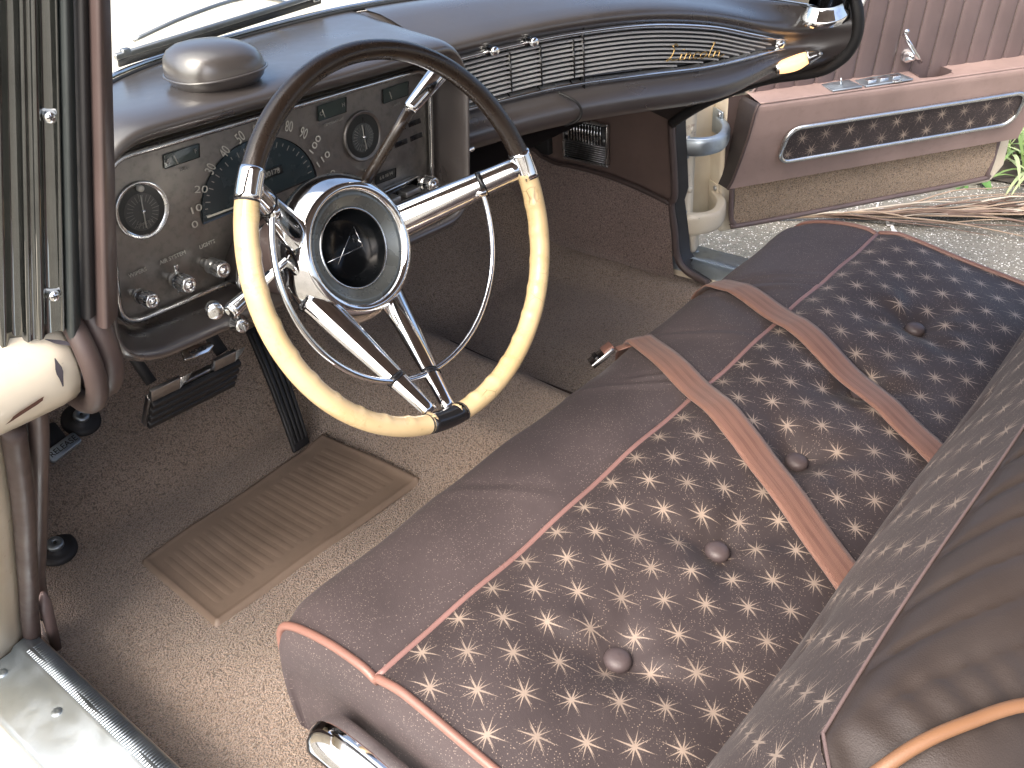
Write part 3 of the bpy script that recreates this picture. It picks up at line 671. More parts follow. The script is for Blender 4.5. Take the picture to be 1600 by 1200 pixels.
# round gauge with needle, far left
def round_gauge(x, z, r, ring, face, ang, mat_face, numer=True):
    g_ = wadd('round_gauge', *disc(x, z, r, PY - .0009), M['dial'], da, smooth=False)
    V, F = lathe([(r + .0015, 0), (r + .001, .003), (r - .0005, .0035), (r - .004, .001)], 48, PM(x, z, PY - .0005)); keep(add('bezel', V, F, ring), g_)
    V, F = disc(x - .001, z - .002, face, PY - .0014); keep(add('dial_face', V, F, mat_face, smooth=False), g_)
    V = []; F = []
    for i in range(24):
        a = R_(i * 15); b = len(V); c_, s_ = math.cos(a), math.sin(a); r0, r1 = face * .55, face * (.9 if i % 3 else .98)
        for rr, sg in ((r0, 1), (r0, -1), (r1, -1), (r1, 1)): V.append((x + rr * c_ - sg * .0003 * s_, PY - .0019, z - .002 + rr * s_ + sg * .0003 * c_))
        F.append((b, b + 1, b + 2, b + 3))
    keep(add('tick_marks', V, F, M['dim_print'], smooth=False), g_)
    V, F = boxVF(.0012, .001, face * 1.75, Matrix.Translation((x - .0005, PY - .0045, z - .001)) @ Matrix.Rotation(R_(ang), 4, 'Y')); keep(add('needle', V, F, M['white_print']), g_)
    V, F = lathe([(.0028, 0), (.0022, .0035), (0, .004)], 12, PM(x, z - .001, PY - .002)); keep(add('hub_pin', V, F, M['chrome_worn']), g_)
    return g_
g1 = round_gauge(.1045, .7295, .0335, M['chrome_worn'], .0225, 6, M['dial_grey'])
V, F = lathe([(.004, 0), (.004, .005), (.0025, .006), (0, .006)], 12, PM(.108, .756, PY - .002)); keep(add('set_knob', V, F, M['white_print']), g1)
ptext('COMFORT', .102, .714, .0048, M['dim_print'], g1)
g2 = round_gauge(.4555, .7140, .0345, M['panel'], .0205, -4, M['ringgrey'])
V, F = boxVF(.0011, .001, .030, Matrix.Translation((.456, PY - .005, .726)) @ Matrix.Rotation(R_(4), 4, 'Y')); keep(add('needle', V, F, M['black']), g2)
# window gauges
def win_gauge(x0, z0, x1, z1, txt, t0, t1, nx):
    g_ = recess('window_gauge', [(x0, z0), (x1, z0 - .001), (x1 + .004, z1 - .001), (x0 + .003, z1)], simple('gauge_glass', (.050, .066, .058), .2, coat=.5), M['black'])
    if txt: ptext(txt, (x0 + x1) / 2, z0 - .0075, .0055, M['dim_print'], g_)
    if t0: ptext(t0, x0 + .006, (z0 + z1) / 2 - .001, .0075, M['dim_print'], g_)
    if t1: ptext(t1, x1 - .004, (z0 + z1) / 2, .0075, M['dim_print'], g_)
    V, F = boxVF(.0011, .001, .011, Matrix.Translation((nx, PY - .004, (z0 + z1) / 2 - .001)) @ Matrix.Rotation(R_(-12), 4, 'Y')); keep(add('needle', V, F, M['white_print']), g_)
win_gauge(.146, .7665, .195, .7825, 'FUEL', 'E', 'F', .162); win_gauge(.382, .756, .432, .776, 'TEMPERATURE', 'C', 'H', .391); win_gauge(.501, .7475, .551, .767, 'AMPS', '', '', .515)
# slots
for x0, z in ((.546, .7035), (.546, .682), (.514, .682), (.514, .7035)):
    V, F = boxVF(.025, .002, .0075, c=(x0 + .0125, PY - .0005, z)); wadd('slot', V, F, M['black'], da, bev=.0006)
# knobs
def knob(x, z, L, r, mat, name='knob', sleeve=True, d=(0, -1, .02)):
    Mk = frame((x, PY - .001, z), d)
    k_ = wadd(name, *lathe([(r * .55, 0), (r * .55, L * .3), (r * .95, L * .32), (r, L * .36), (r, L * .58), (r * .86, L * .60), (r * .86, L * .64), (r, L * .66), (r, L * .95), (r * .9, L), (r * .62, L * 1.0), (r * .5, L * .97), (0, L * .96)], 24, Mk), mat, da)
    V = []; F = []
    for i in range(16):
        a = 2 * math.pi * i / 16; b = boxVF(.0008, .0012, L * .28, Mk @ Matrix.Rotation(a, 4, 'Z'), c=(r, 0, L * .80)); V, F = join((V, F), b)
    keep(add('knurl', V, F, M['steel'], smooth=False), k_)
    V, F = lathe([(r * .5, L * .97), (r * .35, L * 1.03), (0, L * 1.045)], 16, Mk); keep(add('cap', V, F, M['chrome']), k_)
    return k_
knob(.064, .638, .044, .0095, M['chrome_worn']); kb = knob(.114, .638, .046, .0105, M['chrome_worn']); knob(.165, .636, .044, .0105, M['chrome_worn'])
V, F = join(boxVF(.006, .004, .014, frame((.117, PY - .018, .651), (0, -.2, 1), (1, 0, 0))), boxVF(.006, .004, .012, frame((.117, PY - .012, .624), (0, -.2, 1), (1, 0, 0)))); keep(add('selector_tab', V, F, M['chrome_worn'], bev=.001), kb)
knob(.545, .618, .042, .0115, M['chrome_worn'])
knob(.4495, .665, .016, .0050, M['chrome_worn'], 'reset_knob')
ptext('WIPERS', .076, .660, .0072, M['white_print'], da); ptext('AIR SYSTEM', .125, .660, .0072, M['white_print'], da); ptext('LIGHTS', .175, .658, .0072, M['white_print'], da)
# radio
ra = recess('radio_dial', [(.465, .638), (.506, .636), (.509, .650), (.468, .653)], M['dial'], M['black']); ptext('6 8 10 14', .487, .645, .007, M['dim_print'], ra)
V, F = boxVF(.105, .012, .018, c=(.492, PY - .006, .619)); rb = wadd('radio_frame', V, F, M['chrome_worn'], da, bev=.002)
V, F = boxVF(.097, .004, .011, c=(.492, PY - .0115, .620)); keep(add('key_slot', V, F, M['black']), rb)
for x in (.470, .512):
    V, F = boxVF(.030, .022, .008, c=(x, PY - .020, .6165)); keep(add('push_key', V, F, M['steel'], bev=.0012), rb)
for i in range(4):
    V, F = boxVF(.021, .016, .007, c=(.470 + i * .023, PY - .016, .6005)); wadd('radio_button', V, F, M['chrome_worn'], da, bev=.0012)
V, F = tube([(SC.x + .002 + .085 * math.cos(R_(a)), .585, .600 + .068 * math.sin(R_(a))) for a in range(0, 181, 6)], .0045, 8); wadd('column_bezel', V, F, M['chrome_worn'], da)
V, F = prism([(SC.x + .002 + .083 * math.cos(R_(a)), .600 + .066 * math.sin(R_(a))) for a in range(0, 181, 6)], .036, Matrix.Rotation(R_(90), 4, 'X'), z0=-.622); wadd('column_shroud', V, F, M['pad_dark'], da)
# ignition key barrel under the panel edge
kg = wadd('ignition_switch', *lathe([(.011, 0), (.012, .004), (.012, .012), (.009, .016), (.009, .022), (.007, .024), (0, .022)], 20, frame((.150, .552, .578), (-.25, -1, .15))), M['chrome_worn'], da)
V, F = boxVF(.003, .009, .012, frame((.143, .526, .582), (-.25, -1, .15))); keep(add('key', V, F, M['steel'], bev=.001), kg)
V, F = boxVF(.026, .018, .006, c=(.615, .575, .652)); wadd('hood_latch_tab', V, F, M['chrome'], da, bev=.0015)

# headlamp sensor pod on the dash top
sn = empty('dash_sensor_pod', (.245, .625, .838)); tag(sn, 'mushroom shaped brown vinyl sensor pod standing on the dash top', 'sensor')
Ms = Matrix.Translation((.245, .62, .858)) @ Matrix.Rotation(R_(-8), 4, 'Z')
def sup(prof, n=40, p=2.6, sx=1, sy=1):
    V = []; F = []; m = len(prof)
    for r, h in prof:
        for k in range(n):
            a = 2 * math.pi * k / n; c_, s_ = math.cos(a), math.sin(a); q = (abs(c_) ** p + abs(s_) ** p) ** (-1 / p)
            V.append(Ms @ Vector((r * q * c_ * sx, r * q * s_ * sy, h - .10 * r * c_ * (h > .001) * 1.0)))
    for i in range(m - 1):
        for k in range(n): F.append((i * n + k, i * n + (k + 1) % n, (i + 1) * n + (k + 1) % n, (i + 1) * n + k))
    return V, F
V, F = sup([(.0535, .001), (.0535, .006), (.051, .016), (.046, .024), (.037, .030), (.025, .0335), (.012, .035), (.0, .0355)], sx=1.06, sy=1.0); wadd('cap', V, F, M['pad'], sn)
V, F = sup([(.0530, -.0005), (.050, -.009), (.043, -.017), (.032, -.022), (.0, -.023)], sx=1.06, sy=1.0); wadd('bowl', V, F, M['pad'], sn)
V, F = tube([Ms @ Vector((.0545 * 1.06 * math.cos(a) * q, .0545 * math.sin(a) * q, 0)) for a, q in [(2 * math.pi * k / 40, (abs(math.cos(2 * math.pi * k / 40)) ** 2.6 + abs(math.sin(2 * math.pi * k / 40)) ** 2.6) ** (-1 / 2.6)) for k in range(40)]], .0015, 6, True); wadd('seam_welt', V, F, M['pad'], sn)
V, F = lathe([(.022, -.045), (.022, -.015)], 20, Ms, True, True); wadd('stem', V, F, M['pad_dark'], sn)

# far pillar
fp = empty('windshield_pillar', (1.33, .31, .73)); tag(fp, 'far dark windshield pillar with chrome foot at the passenger end', 'pillar')
V, F = tube([(1.325, .318, .728), (1.322, .314, .80), (1.312, .30, .95), (1.295, .28, 1.20)], [.030, .026, .026, .026], 12, flat=.8); wadd('post', V, F, M['black'], fp)
V, F = lathe([(.042, 0), (.040, .010), (.033, .020), (.030, .030)], 20, frame((1.315, .325, .725), (-.15, -.05, 1)), True, sx=1.25); wadd('foot', V, F, M['chrome'], fp)

# ================================================================== steering column and wheel
WA = R_(18.2)
WM = Matrix(((1, 0, 0, .266), (0, math.sin(WA), -math.cos(WA), .334), (0, math.cos(WA), math.sin(WA), .696), (0, 0, 0, 1)))
co_ = empty('steering_column', (.266, .65, .60)); tag(co_, 'brown steering column with gear lever and turn signal stalk behind the wheel', 'steering column')
V, F = lathe([(.050, -.140), (.066, -.145), (.066, -.20), (.058, -.215), (.055, -.32), (.050, -.33), (.048, -.60)], 32, WM, True, True); wadd('column_tube', V, F, M['mauve'], co_)
V, F = lathe([(.0665, -.150), (.0685, -.156), (.0665, -.162)], 32, WM); wadd('collar', V, F, M['chrome_worn'], co_)
gl = wadd('gear_lever', *tube([(.326, .476, .716), (.342, .461, .744), (.359, .4455, .774), (.376, .430, .803)], [.007, .0068, .0068, .0072], 12), M['rimbrown'], co_)
V, F = tube([(.375, .4302, .802), (.377, .43, .8045), (.428, .4295, .8315), (.434, .4295, .8345), (.436, .4295, .8355)], [.0085, .009, .0125, .0115, .006], 16); keep(add('lever_knob', V, F, M['chrome']), gl)
tl = wadd('turn_signal_lever', *tube([(.235, .47, .690), (.185, .461, .676), (.150, .4555, .669)], [.005, .0052, .0055], 12), M['chrome_worn'], co_)
V, F = tube([(.152, .456, .6695), (.120, .452, .662), (.090, .448, .6555), (.086, .4475, .6545)], [.0058, .0075, .0095, .0085], 16); keep(add('lever_tip', V, F, M['chrome']), tl)
V, F = lathe([(.0085, 0), (.0085, .003), (.006, .003), (.005, .0015), (0, .0015)], 16, frame((.0863, .4475, .6545), (-.95, -.1, -.25))); keep(add('tip_cap', V, F, M['chrome_worn']), tl)
V, F = lathe([(.0085, 0), (.0095, .006), (.0095, .014), (.007, .016), (0, .015)], 16, frame((.074, .462, .660), (-.4, -.9, .1))); wadd('tilt_knob', V, F, M['chrome_worn'], co_)

sw = empty('steering_wheel', mat=WM); tag(sw, 'two tone ivory and dark brown steering wheel with chrome spokes and horn ring', 'steering wheel')
RR = .2105
def arc_tube(a0, a1, r, z=0, R0=RR, n=None, m=14, ridges=False, sq=1.0, cap=True):
    n = n or max(4, int(abs(a1 - a0) / 2)); V = []; F = []
    for i in range(n + 1):
        a = R_(lin(a0, a1, i / n)); e = Vector((math.cos(a), math.sin(a), 0))
        for k in range(m):
            b = 2 * math.pi * k / m; rr = r
            if ridges: rr = r + .0012 * max(0, -math.cos(b)) * max(0, math.sin(a * 36)) ** 2 * (1 if math.sin(a * 36) > 0 else 0)
            V.append(e * (R0 + rr * math.cos(b)) + Vector((0, 0, z + rr * sq * math.sin(b))))
    for i in range(n):
        for k in range(m): F.append((i * m + k, i * m + (k + 1) % m, (i + 1) * m + (k + 1) % m, (i + 1) * m + k))
    if cap: F.append(tuple(range(m))[::-1]); F.append(tuple(n * m + k for k in range(m)))
    return V, F
add('rim', *arc_tube(8, 141, .0112, sq=1.15, n=80), M['rimbrown'], sw)
add('grip', *arc_tube(-97, 3.5, .0118, n=180, m=20, ridges=True, sq=1.15), M['ivory'], sw)
add('grip', *arc_tube(146.5, 252.5, .0118, n=180, m=20, ridges=True, sq=1.15), M['ivory'], sw)
add('rim_clip', *arc_tube(-109, -95, .0122, sq=1.18), M['black'], sw)
for a0, a1 in ((1.5, 11), (139.5, 148)):
    s_ = add('clasp', *arc_tube(a0, a1, .0126, sq=1.18, n=8), M['chrome'], sw)
for a in (1.3, 148.3, -94.6, -109.6): add('joint_band', *arc_tube(a - .25, a + .25, .0123, sq=1.16, n=2), M['rubber'], sw)
HZ = -.09
def spoke(p, q, r0, r1, name='spoke', m=14, flat=.62, mid=None):
    P = [Vector(p), Vector(p).lerp(Vector(q), .33), Vector(p).lerp(Vector(q), .66), Vector(q)]
    if mid: P[1] += Vector(mid); P[2] += Vector(mid) * .6
    P = catmull(P, 5); n = len(P); V, F = tube(P, [lin(r0, r1, i / (n - 1)) for i in range(n)], m, up=(0, 0, 1), flat=flat); return add(name, V, F, M['chrome'], sw)
def pt(r, a, z): return (r * math.cos(R_(a)), r * math.sin(R_(a)), z)
s1 = spoke(pt(.076, 3, -.121), pt(.204, 6, -.004), .0235, .0135, flat=.75); s2 = spoke(pt(.076, 148, -.122), pt(.204, 144, -.004), .021, .0115, flat=.75)
s3 = spoke((-.074, -.034, -.126), (-.057, -.190, -.003), .0225, .0090, flat=.7); s4 = spoke((.036, -.072, -.126), (-.030, -.199, -.003), .0220, .0090, flat=.7)
for s_, p, q, r0, r1, fl_ in ((s1, pt(.076, 3, -.121), pt(.204, 6, -.004), .0235, .0135, .75), (s2, pt(.076, 148, -.122), pt(.204, 144, -.004), .021, .0115, .75), (s3, (-.074, -.034, -.126), (-.057, -.190, -.003), .0225, .009, .7), (s4, (.036, -.072, -.126), (-.030, -.199, -.003), .022, .009, .7)):
    p, q = Vector(p), Vector(q); V, F = tube([p.lerp(q, .69), p.lerp(q, .73)], lin(r0, r1, .70) + .0006, 14, up=(0, 0, 1), flat=fl_); add('spoke_band', V, F, M['black'], s_)
add('horn_ring', *arc_tube(147, 363, .0036, z=-.036, R0=.160, n=120, m=10), M['chrome'], sw)
for a in (147, 3): add('ring_bracket', *tube([pt(.152, a, -.045), pt(.163, a, -.030)], .0065, 10), M['chrome'], sw)
add('hub', *lathe([(.052, -.150), (.078, -.142), (.086, -.128), (.087, -.112), (.082, -.098), (.0755, -.087), (.070, -.0815), (.0655, -.083), (.0635, -.088), (.0625, -.090)], 56), M['chrome'], sw)
add('hub_ring', *lathe([(.0632, -.089), (.0600, -.0875), (.0580, -.0885), (.0480, -.0960), (.0455, -.0968)], 56), M['ringgrey'], sw)
hb = add('horn_lens', *lathe([(.0460, -.0965), (.0450, -.0955), (.0440, -.0968), (.0425, -.1065), (.0405, -.1085), (.038, -.1165), (.0350, -.1185), (.0325, -.1225), (.0, -.1225)], 56), M['lens'], sw)
add('lens_trim', *lathe([(.0468, -.0962), (.0458, -.0948), (.0446, -.0956)], 56), M['chrome_worn'], hb)
for o_ in [c_ for c_ in sw.children if c_.name.startswith(('hub', 'horn_lens'))] + list(hb.children): o_.data.transform(Matrix.Translation((0, 0, -.016)) @ Matrix.Diagonal((1.07, 1.07, 1, 1)))
def line3(P, r=.0006): return tube(P, r, 6)
add('lens_emblem', *join(line3([(-.036, -.004, -.126), (.022, -.005, -.126)]), line3([(-.022, -.012, -.126), (.020, .022, -.126)]), line3([(.020, .022, -.126), (.023, -.013, -.126)], .0005), tube([(.012, .003, -.112), (.015, .010, -.126), (.013, .004, -.126)], [.001, .003, .001], 6)), M['chrome'], hb)
# ================================================================== pedals and floor fittings
hm = empty('heel_mat', (.30, .82, 0)); tag(hm, 'ribbed brown vinyl heel mat sewn on the driver floor carpet', 'floor mat')
MC = [Vector((.078, .940)), Vector((.068, .702)), Vector((.532, .690)), Vector((.515, .955))]
def mat_pt(a, b, h=0):
    p = MC[0].lerp(MC[3], a).lerp(MC[1].lerp(MC[2], a), b); x, y = p.x, p.y
    return (x, y, max(floor_z(x, y), 0) + .006 + h + .010 * sstep(.85, 1, a) * (1 - b))
def edge_h(a, b):
    d = min(a * .45, (1 - a) * .45, b * .24, (1 - b) * .24); return .004 * sstep(0, .004, d) - .0025 * sstep(.006, .012, d)
V, F = grid(90, 50, lambda a, b: mat_pt(a, b, edge_h(a, b) - (.006 if min(a, 1 - a, b, 1 - b) <= 0 else 0))); wadd('pad', V, F, M['mat'], hm)
for k in range(19):
    a0 = .055 + k * .047; a1 = a0 + .041
    def rib(s, t, a0=a0, a1=a1):
        a = lin(a0, a1, s); b = lin(.10, .885, t); e = 0 if (s in (0, 1) or t in (0, 1)) else .0012
        return mat_pt(a, b, .0008 + e)
    V, F = grid(4, 10, rib); wadd('rib', V, F, M['mat'], hm)

bp = empty('brake_pedal', (.25, .86, .30)); tag(bp, 'wide black rubber brake pedal with ribbed pad and bright trim edge', 'pedal')
PA, PB, PD = Vector((.140, .842, .352)), Vector((.310, .842, .345)), Vector((.0, .048, -.072))
def ped(a, b, h): 
    p = PA.lerp(PB, a) + PD * b; n_ = (PB - PA).cross(PD).normalized()
    if n_.y > 0: n_ = -n_
    return p + n_ * h
V, F = loft([[ped(a, b, .0) for b in (0, 1)] + [ped(a, b, -.012) for b in (1, 0)] for a in (0, .5, 1)], True, True); wadd('plate', V, F, M['steel'], bp, bev=.003)
for k in range(4):
    b0 = .04 + k * .24
    V, F = loft([[ped(a, b0, .001), ped(a, b0 + .02, .010), ped(a, b0 + .17, .010), ped(a, b0 + .19, .001)] for a in (.0 + .01, .35, .7, .99)], True, True); wadd('pad_rib', V, F, M['rubber'], bp, bev=.0015)
for a0, a1 in ((.0, .40), (.68, 1.0)):
    V, F = loft([[ped(a, -.03 - e, .006), ped(a, -.30 * (1 - e * 2.0) - .02, .002), ped(a, -.30 * (1 - e * 2.0) - .02, -.004), ped(a, -.03, -.004)] for a, e in ((a0, .0), (lin(a0, a1, .75), .0), (a1, .42))], True, True); wadd('bright_tab', V, F, M['steel'], bp, bev=.002)
V, F = tube([(.158, .855, .370), (.150, .90, .45), (.15, 1.0, .56)], .009, 10); wadd('arm', V, F, M['rubber'], bp)
V, F = tube([(.285, .85, .362), (.275, .90, .45), (.27, 1.0, .58)], .011, 10); wadd('arm', V, F, M['rubber'], bp)

hr = empty('hood_release_handle', (.19, .75, .44)); tag(hr, 'small chrome hood release handle hanging above the brake pedal', 'handle')
Mh = frame((.188, .745, .450), (.1, -.75, .65), (1, -.1, -.05))
V, F = prism([(-.026, -.008), (-.010, -.010), (.014, -.009), (.027, -.002), (.026, .005), (.0, .009), (-.024, .007)], .005, Mh); wadd('grip', V, F, M['chrome_worn'], hr, bev=.0015)
text('lettering', 'HOOD', .009, M['rubber'], hr, Mh @ Matrix.Translation((0, -.001, .0056)))
V, F = tube([(.178, .76, .458), (.172, .80, .50), (.17, .9, .56)], .005, 8); wadd('rod', V, F, M['steel'], hr)
V, F = lathe([(.011, -.002), (.013, 0), (.011, .002)], 20, frame((.176, .775, .478), (.1, -.8, .4))); wadd('ring', V, F, M['steel'], hr)
V, F = boxVF(.03, .02, .05, frame((.176, .80, .50), (0, -.4, 1))); wadd('bracket', V, F, M['rubber'], hr, bev=.003)

ac = empty('accelerator_pedal', (.46, .96, 0)); tag(ac, 'long ribbed black accelerator pedal hinged to the floor behind the wheel', 'pedal')
A0, A1 = Vector((.462, .955, .012)), Vector((.505, 1.085, .235)); ax = Vector((1, .12, -.05)).normalized(); an = (A1 - A0).cross(ax).normalized()
if an.y > 0: an = -an
def acp(s, w_, h): 
    wd = lin(.022, .028, s); return A0.lerp(A1, s) + ax * w_ * wd + an * (h + .006 * math.sin(s * 3))
V, F = loft([[acp(s, -1, 0), acp(s, 1, 0), acp(s, 1, -.010), acp(s, -1, -.010)] for s in (0, .1, .3, .5, .7, .9, 1)], True, True); wadd('base', V, F, M['rubber'], ac, bev=.003)
for k in range(4):
    w0 = -.86 + k * .46
    V, F = loft([[acp(s, w0, .0), acp(s, w0 + .05, .005), acp(s, w0 + .30, .005), acp(s, w0 + .35, .0)] for s in (.06, .25, .5, .75, .97)], True, True); wadd('rib', V, F, M['rubber'], ac, bev=.001)

def foot_switch(name, label, x, y):
    f = empty(name, (x, y, floor_z(x, y))); tag(f, label, 'foot switch'); n_ = Vector((0, -.55, .83)) if y > 1.12 else Vector((0, -.35, .94)); Mf = frame((x, y, floor_z(x, y)), n_)
    V, F = lathe([(.036, .001), (.035, .006), (.026, .010), (.016, .012), (.014, .016), (.0, .016)], 28, Mf); wadd('grommet', V, F, M['rubber'], f)
    V, F = lathe([(.0145, .012), (.0145, .021), (.0125, .0235), (.004, .0235), (.0035, .0225), (0, .0225)], 20, Mf); wadd('button', V, F, M['alu'], f)
    V, F = lathe([(.003, .0228), (.003, .0245), (0, .025)], 10, Mf); wadd('centre_pin', V, F, M['rubber'], f)
foot_switch('foot_dimmer_switch', 'round foot switch with metal cap above the release pedal', .168, 1.222)
foot_switch('foot_dimmer_switch', 'round foot switch half hidden behind the near brown kick edge', .000, 1.085)
pr = empty('parking_brake_release', (.13, 1.20, .17)); tag(pr, 'small metal parking brake pedal embossed with the word release', 'pedal')
Mr = frame((.100, 1.165, .142), (.0, -.62, .78), (1, .08, .16))
V, F = prism(rrect(-.033, -.0125, .033, .0125, .006, 3), .010, Mr); wadd('plate', V, F, M['alu'], pr, bev=.002)
text('lettering', 'RELEASE', .0155, M['rubber'], pr, Mr @ Matrix.Translation((0, 0, .0106)), space=1.0)
V, F = tube([(.09, 1.175, .140), (.07, 1.22, .19), (.04, 1.26, .30)], .008, 8); wadd('arm', V, F, M['rubber'], pr)
V, F = boxVF(.07, .05, .03, frame((.085, 1.20, .150), (0, -.6, .8))); wadd('bracket', V, F, M['rubber'], pr, bev=.006)

# ================================================================== front bench seat
SX0, SX1 = -.008, 1.332
PROF = [(.325, .06), (.352, .11), (.366, .18), (.370, .235), (.367, .280), (.357, .306), (.334, .322), (.29, .333), (.235, .338), (.176, .336), (.150, .336), (.10, .331), (.05, .323), (.0, .314), (-.06, .302), (-.12, .289), (-.18, .275), (-.25, .262)]
PS = [Vector((0, p[0], p[1])) for p in PROF]
dense = catmull(PS, 10); SPLIT = 90
alen = [0]
for i in range(1, len(dense)): alen.append(alen[-1] + (dense[i] - dense[i - 1]).length)
BTN = [.187, .407, .627, .847, 1.067]
def cushion(x, i):
    p = dense[i]; y, z = p.y, p.z; e = min(x - SX0, SX1 - x)
    cr = 1 - sstep(-.02, .09, e); topw = sstep(.10, .28, z)
    z -= .004 * cr ** 2 * topw; 
    if y > .2: y -= .012 * (1 - sstep(0, .04, e)) * sstep(.2, .36, y)
    if y < .175:
        for bx in BTN:
            dx, dy = x - bx, y; r = math.hypot(dx * .9, dy); th = math.atan2(dy, dx)
            z -= .022 * math.exp(-(r / .034) ** 2) + .008 * math.exp(-(r / .085) ** 2)
            z += .0045 * math.exp(-((r - .055) / .035) ** 2) * math.cos(th * 3 + bx * 9) + .002 * math.exp(-((r - .06) / .03) ** 2) * math.cos(th * 7 + bx * 5)
        z += .008 * sstep(.175, .13, y) * sstep(-.2, -.1, y)
    else:
        for cx, cy, ang, L, wd, hh in ((.62, .27, 1.0, .10, .007, .0035), (.66, .25, .9, .08, .006, .003), (.98, .28, .95, .11, .007, .0045), (1.01, .26, 1.0, .12, .006, .0045), (1.05, .27, .9, .10, .006, .004), (.80, .27, 1.1, .09, .008, .003), (.30, .28, 1.15, .07, .01, .002)):
            dx, dy = x - cx, y - cy; al = dx * math.cos(ang) + dy * math.sin(ang) * -1; pe = dx * math.sin(ang) + dy * math.cos(ang)
            z += hh * math.exp(-(pe / wd) ** 2 - (al / L) ** 2) - hh * .7 * math.exp(-((pe - wd * 1.5) / wd) ** 2 - (al / L) ** 2)
        z -= .006 * math.exp(-((y - .176) / .012) ** 2) if y < .21 else 0
    z += .0025 * math.sin(x * 13 + y * 9) * topw + .0015 * math.sin(x * 37 - y * 21) * topw
    return Vector((x, y, z))
bs = empty('bench_seat', (.66, .1, .02)); tag(bs, 'front bench seat in dark plum star brocade with plain vinyl band and buttons', 'seat')
NXS = 220
def seat_part(name, i0, i1, mat):
    V = []; F = []; uv = []; m = i1 - i0 + 1
    for a in range(NXS + 1):
        x = lin(SX0, SX1, a / NXS)
        for i in range(i0, i1 + 1): V.append(cushion(x, i)); uv.append((x + .013, alen[i] + .012))
    for a in range(NXS):
        for i in range(m - 1): F.append((a * m + i, (a + 1) * m + i, (a + 1) * m + i + 1, a * m + i + 1))
    return wadd(name, V, F, mat, bs, uv=uv)
seat_part('front_band', 0, SPLIT, M['seat_vinyl']); seat_part('star_panel', SPLIT, len(dense) - 1, M['star'])
V, F = tube([cushion(lin(SX0, SX1, k / 120), SPLIT) + Vector((0, 0, .003)) for k in range(121)], .0048, 10); wadd('piping', V, F, vinyl('rose_welt', (.27, .155, .14), .35, 800, .1), bs)
for x, nm in ((SX0, 0), (SX1, 1)):
    sg = -1 if nm == 0 else 1
    V, F = tube([cushion(x, i) + Vector((sg * .002, 0, .0)) for i in range(20, len(dense))], .0052, 10); wadd('piping', V, F, M['welt'], bs)
    secs = []; uvv = []
    for k, (dx, f_) in enumerate(((0, 1), (.010, .93), (.014, .82), (.010, .70), (.006, .62), (.012, .54), (.013, .42), (.004, .28), (-.02, .12), (-.03, .0))):
        s_ = []
        for i in range(16, len(dense), 2):
            p = cushion(x, i); z = lin(.07, p.z, f_); yy = p.y - (.012 if f_ < .6 else 0) * sstep(.2, .36, p.y); s_.append(Vector((x + sg * dx, yy - (1 - f_) * .03 * sstep(.25, .37, p.y), z))); uvv.append((yy, z))
        secs.append(s_)
    V, F = loft(secs); wadd('side_panel', V, F, M['seat_vinyl'], bs, uv=uvv)
for bx in BTN:
    i = min(range(len(dense)), key=lambda j: abs(dense[j].y) + (10 if dense[j].z < .2 else 0)); p = cushion(bx, i)
    V, F = lathe([(.0155, -.003), (.0162, .001), (.0155, .005), (.012, .0085), (.006, .0102), (0, .0106)], 24, frame(p + Vector((0, 0, .006)), (-.05, -.12, 1)), sx=.95); wadd('button', V, F, M['button'], bs)
V, F = tube(catmull([(-.040, .236, .205), (-.052, .232, .232), (-.056, .205, .250), (-.056, .12, .244), (-.056, -.05, .222), (-.055, -.3, .20)], 6), [.012, .014, .017, .019, .020, .021, .022] + [.023] * 24, 14, flat=1.2); wadd('chrome_side_trim', V, F, M['chrome'], bs)
V, F = boxVF(1.20, .50, .16, c=(.66, .02, .085)); wadd('seat_base', V, F, M['pad_dark'], bs, bev=.01)
# backrest
BX0, BX1 = -.085, 1.385
def back_front(x, s):
    e = min(x - BX0, BX1 - x); z = lin(.245, .655, s); y = -.158 - .367 * (z - .27) + .030 * math.sin(math.pi * s) * sstep(0, .1, e)
    for bx in BTN:
        r = math.hypot(x - bx, (s - .52) * .38); y -= .012 * math.exp(-(r / .04) ** 2)
    y += .004 * math.sin(s * 26) * math.exp(-((s - .15) / .2) ** 2) + .002 * math.sin(x * 11 + s * 7)
    return Vector((x, y - .03 * (1 - sstep(0, .05, e)), z))
V = []; F = []; uv = []
for a in range(161):
    for k in range(41):
        x = lin(BX0, BX1, a / 160); V.append(back_front(x, k / 40)); uv.append((x + .02, k / 40 * .43 + .03))
for a in range(160):
    for k in range(40): q = a * 41 + k; F.append((q, q + 41, q + 42, q + 1))
wadd('backrest_panel', V, F, M['star'], bs, uv=uv)
V, F = tube([back_front(lin(BX0, BX1, k / 60), 1) + Vector((0, -.001, -.0008)) for k in range(61)], .0013, 8); wadd('piping', V, F, M['mauve'], bs)
BO = catmull([(0, -.308, .652), (0, -.320, .664), (0, -.345, .671), (0, -.385, .663), (0, -.43, .625), (0, -.455, .55), (0, -.46, .40)], 8)
def bolster(x, i):
    p = BO[i]; s = i / (len(BO) - 1); e = min(x - BX0, BX1 - x); q = sstep(0, .12, e)
    ph = (x * .8 + (p.y + .30) * 1.6) * 62; fold = .0045 * (1 - abs(math.sin(ph))) ** 3 * sstep(.02, .12, s) * (1 - sstep(.5, .8, s)) * sstep(.05, .14, x - BX0)
    xe = x - BX0 - (-.30 - p.y) * 1.3; fold2 = .0014 * math.sin((x * 1.0 - p.y * .6) * 210) * math.exp(-((xe - .03) / .035) ** 2)
    edge = back_front(x, 1)
    return Vector((x, p.y + (edge.y - BO[0].y) * (1 - s) , p.z - .03 * (1 - q) ** 2 * sstep(0, .3, s) - fold - fold2 * sstep(0, .2, s)))
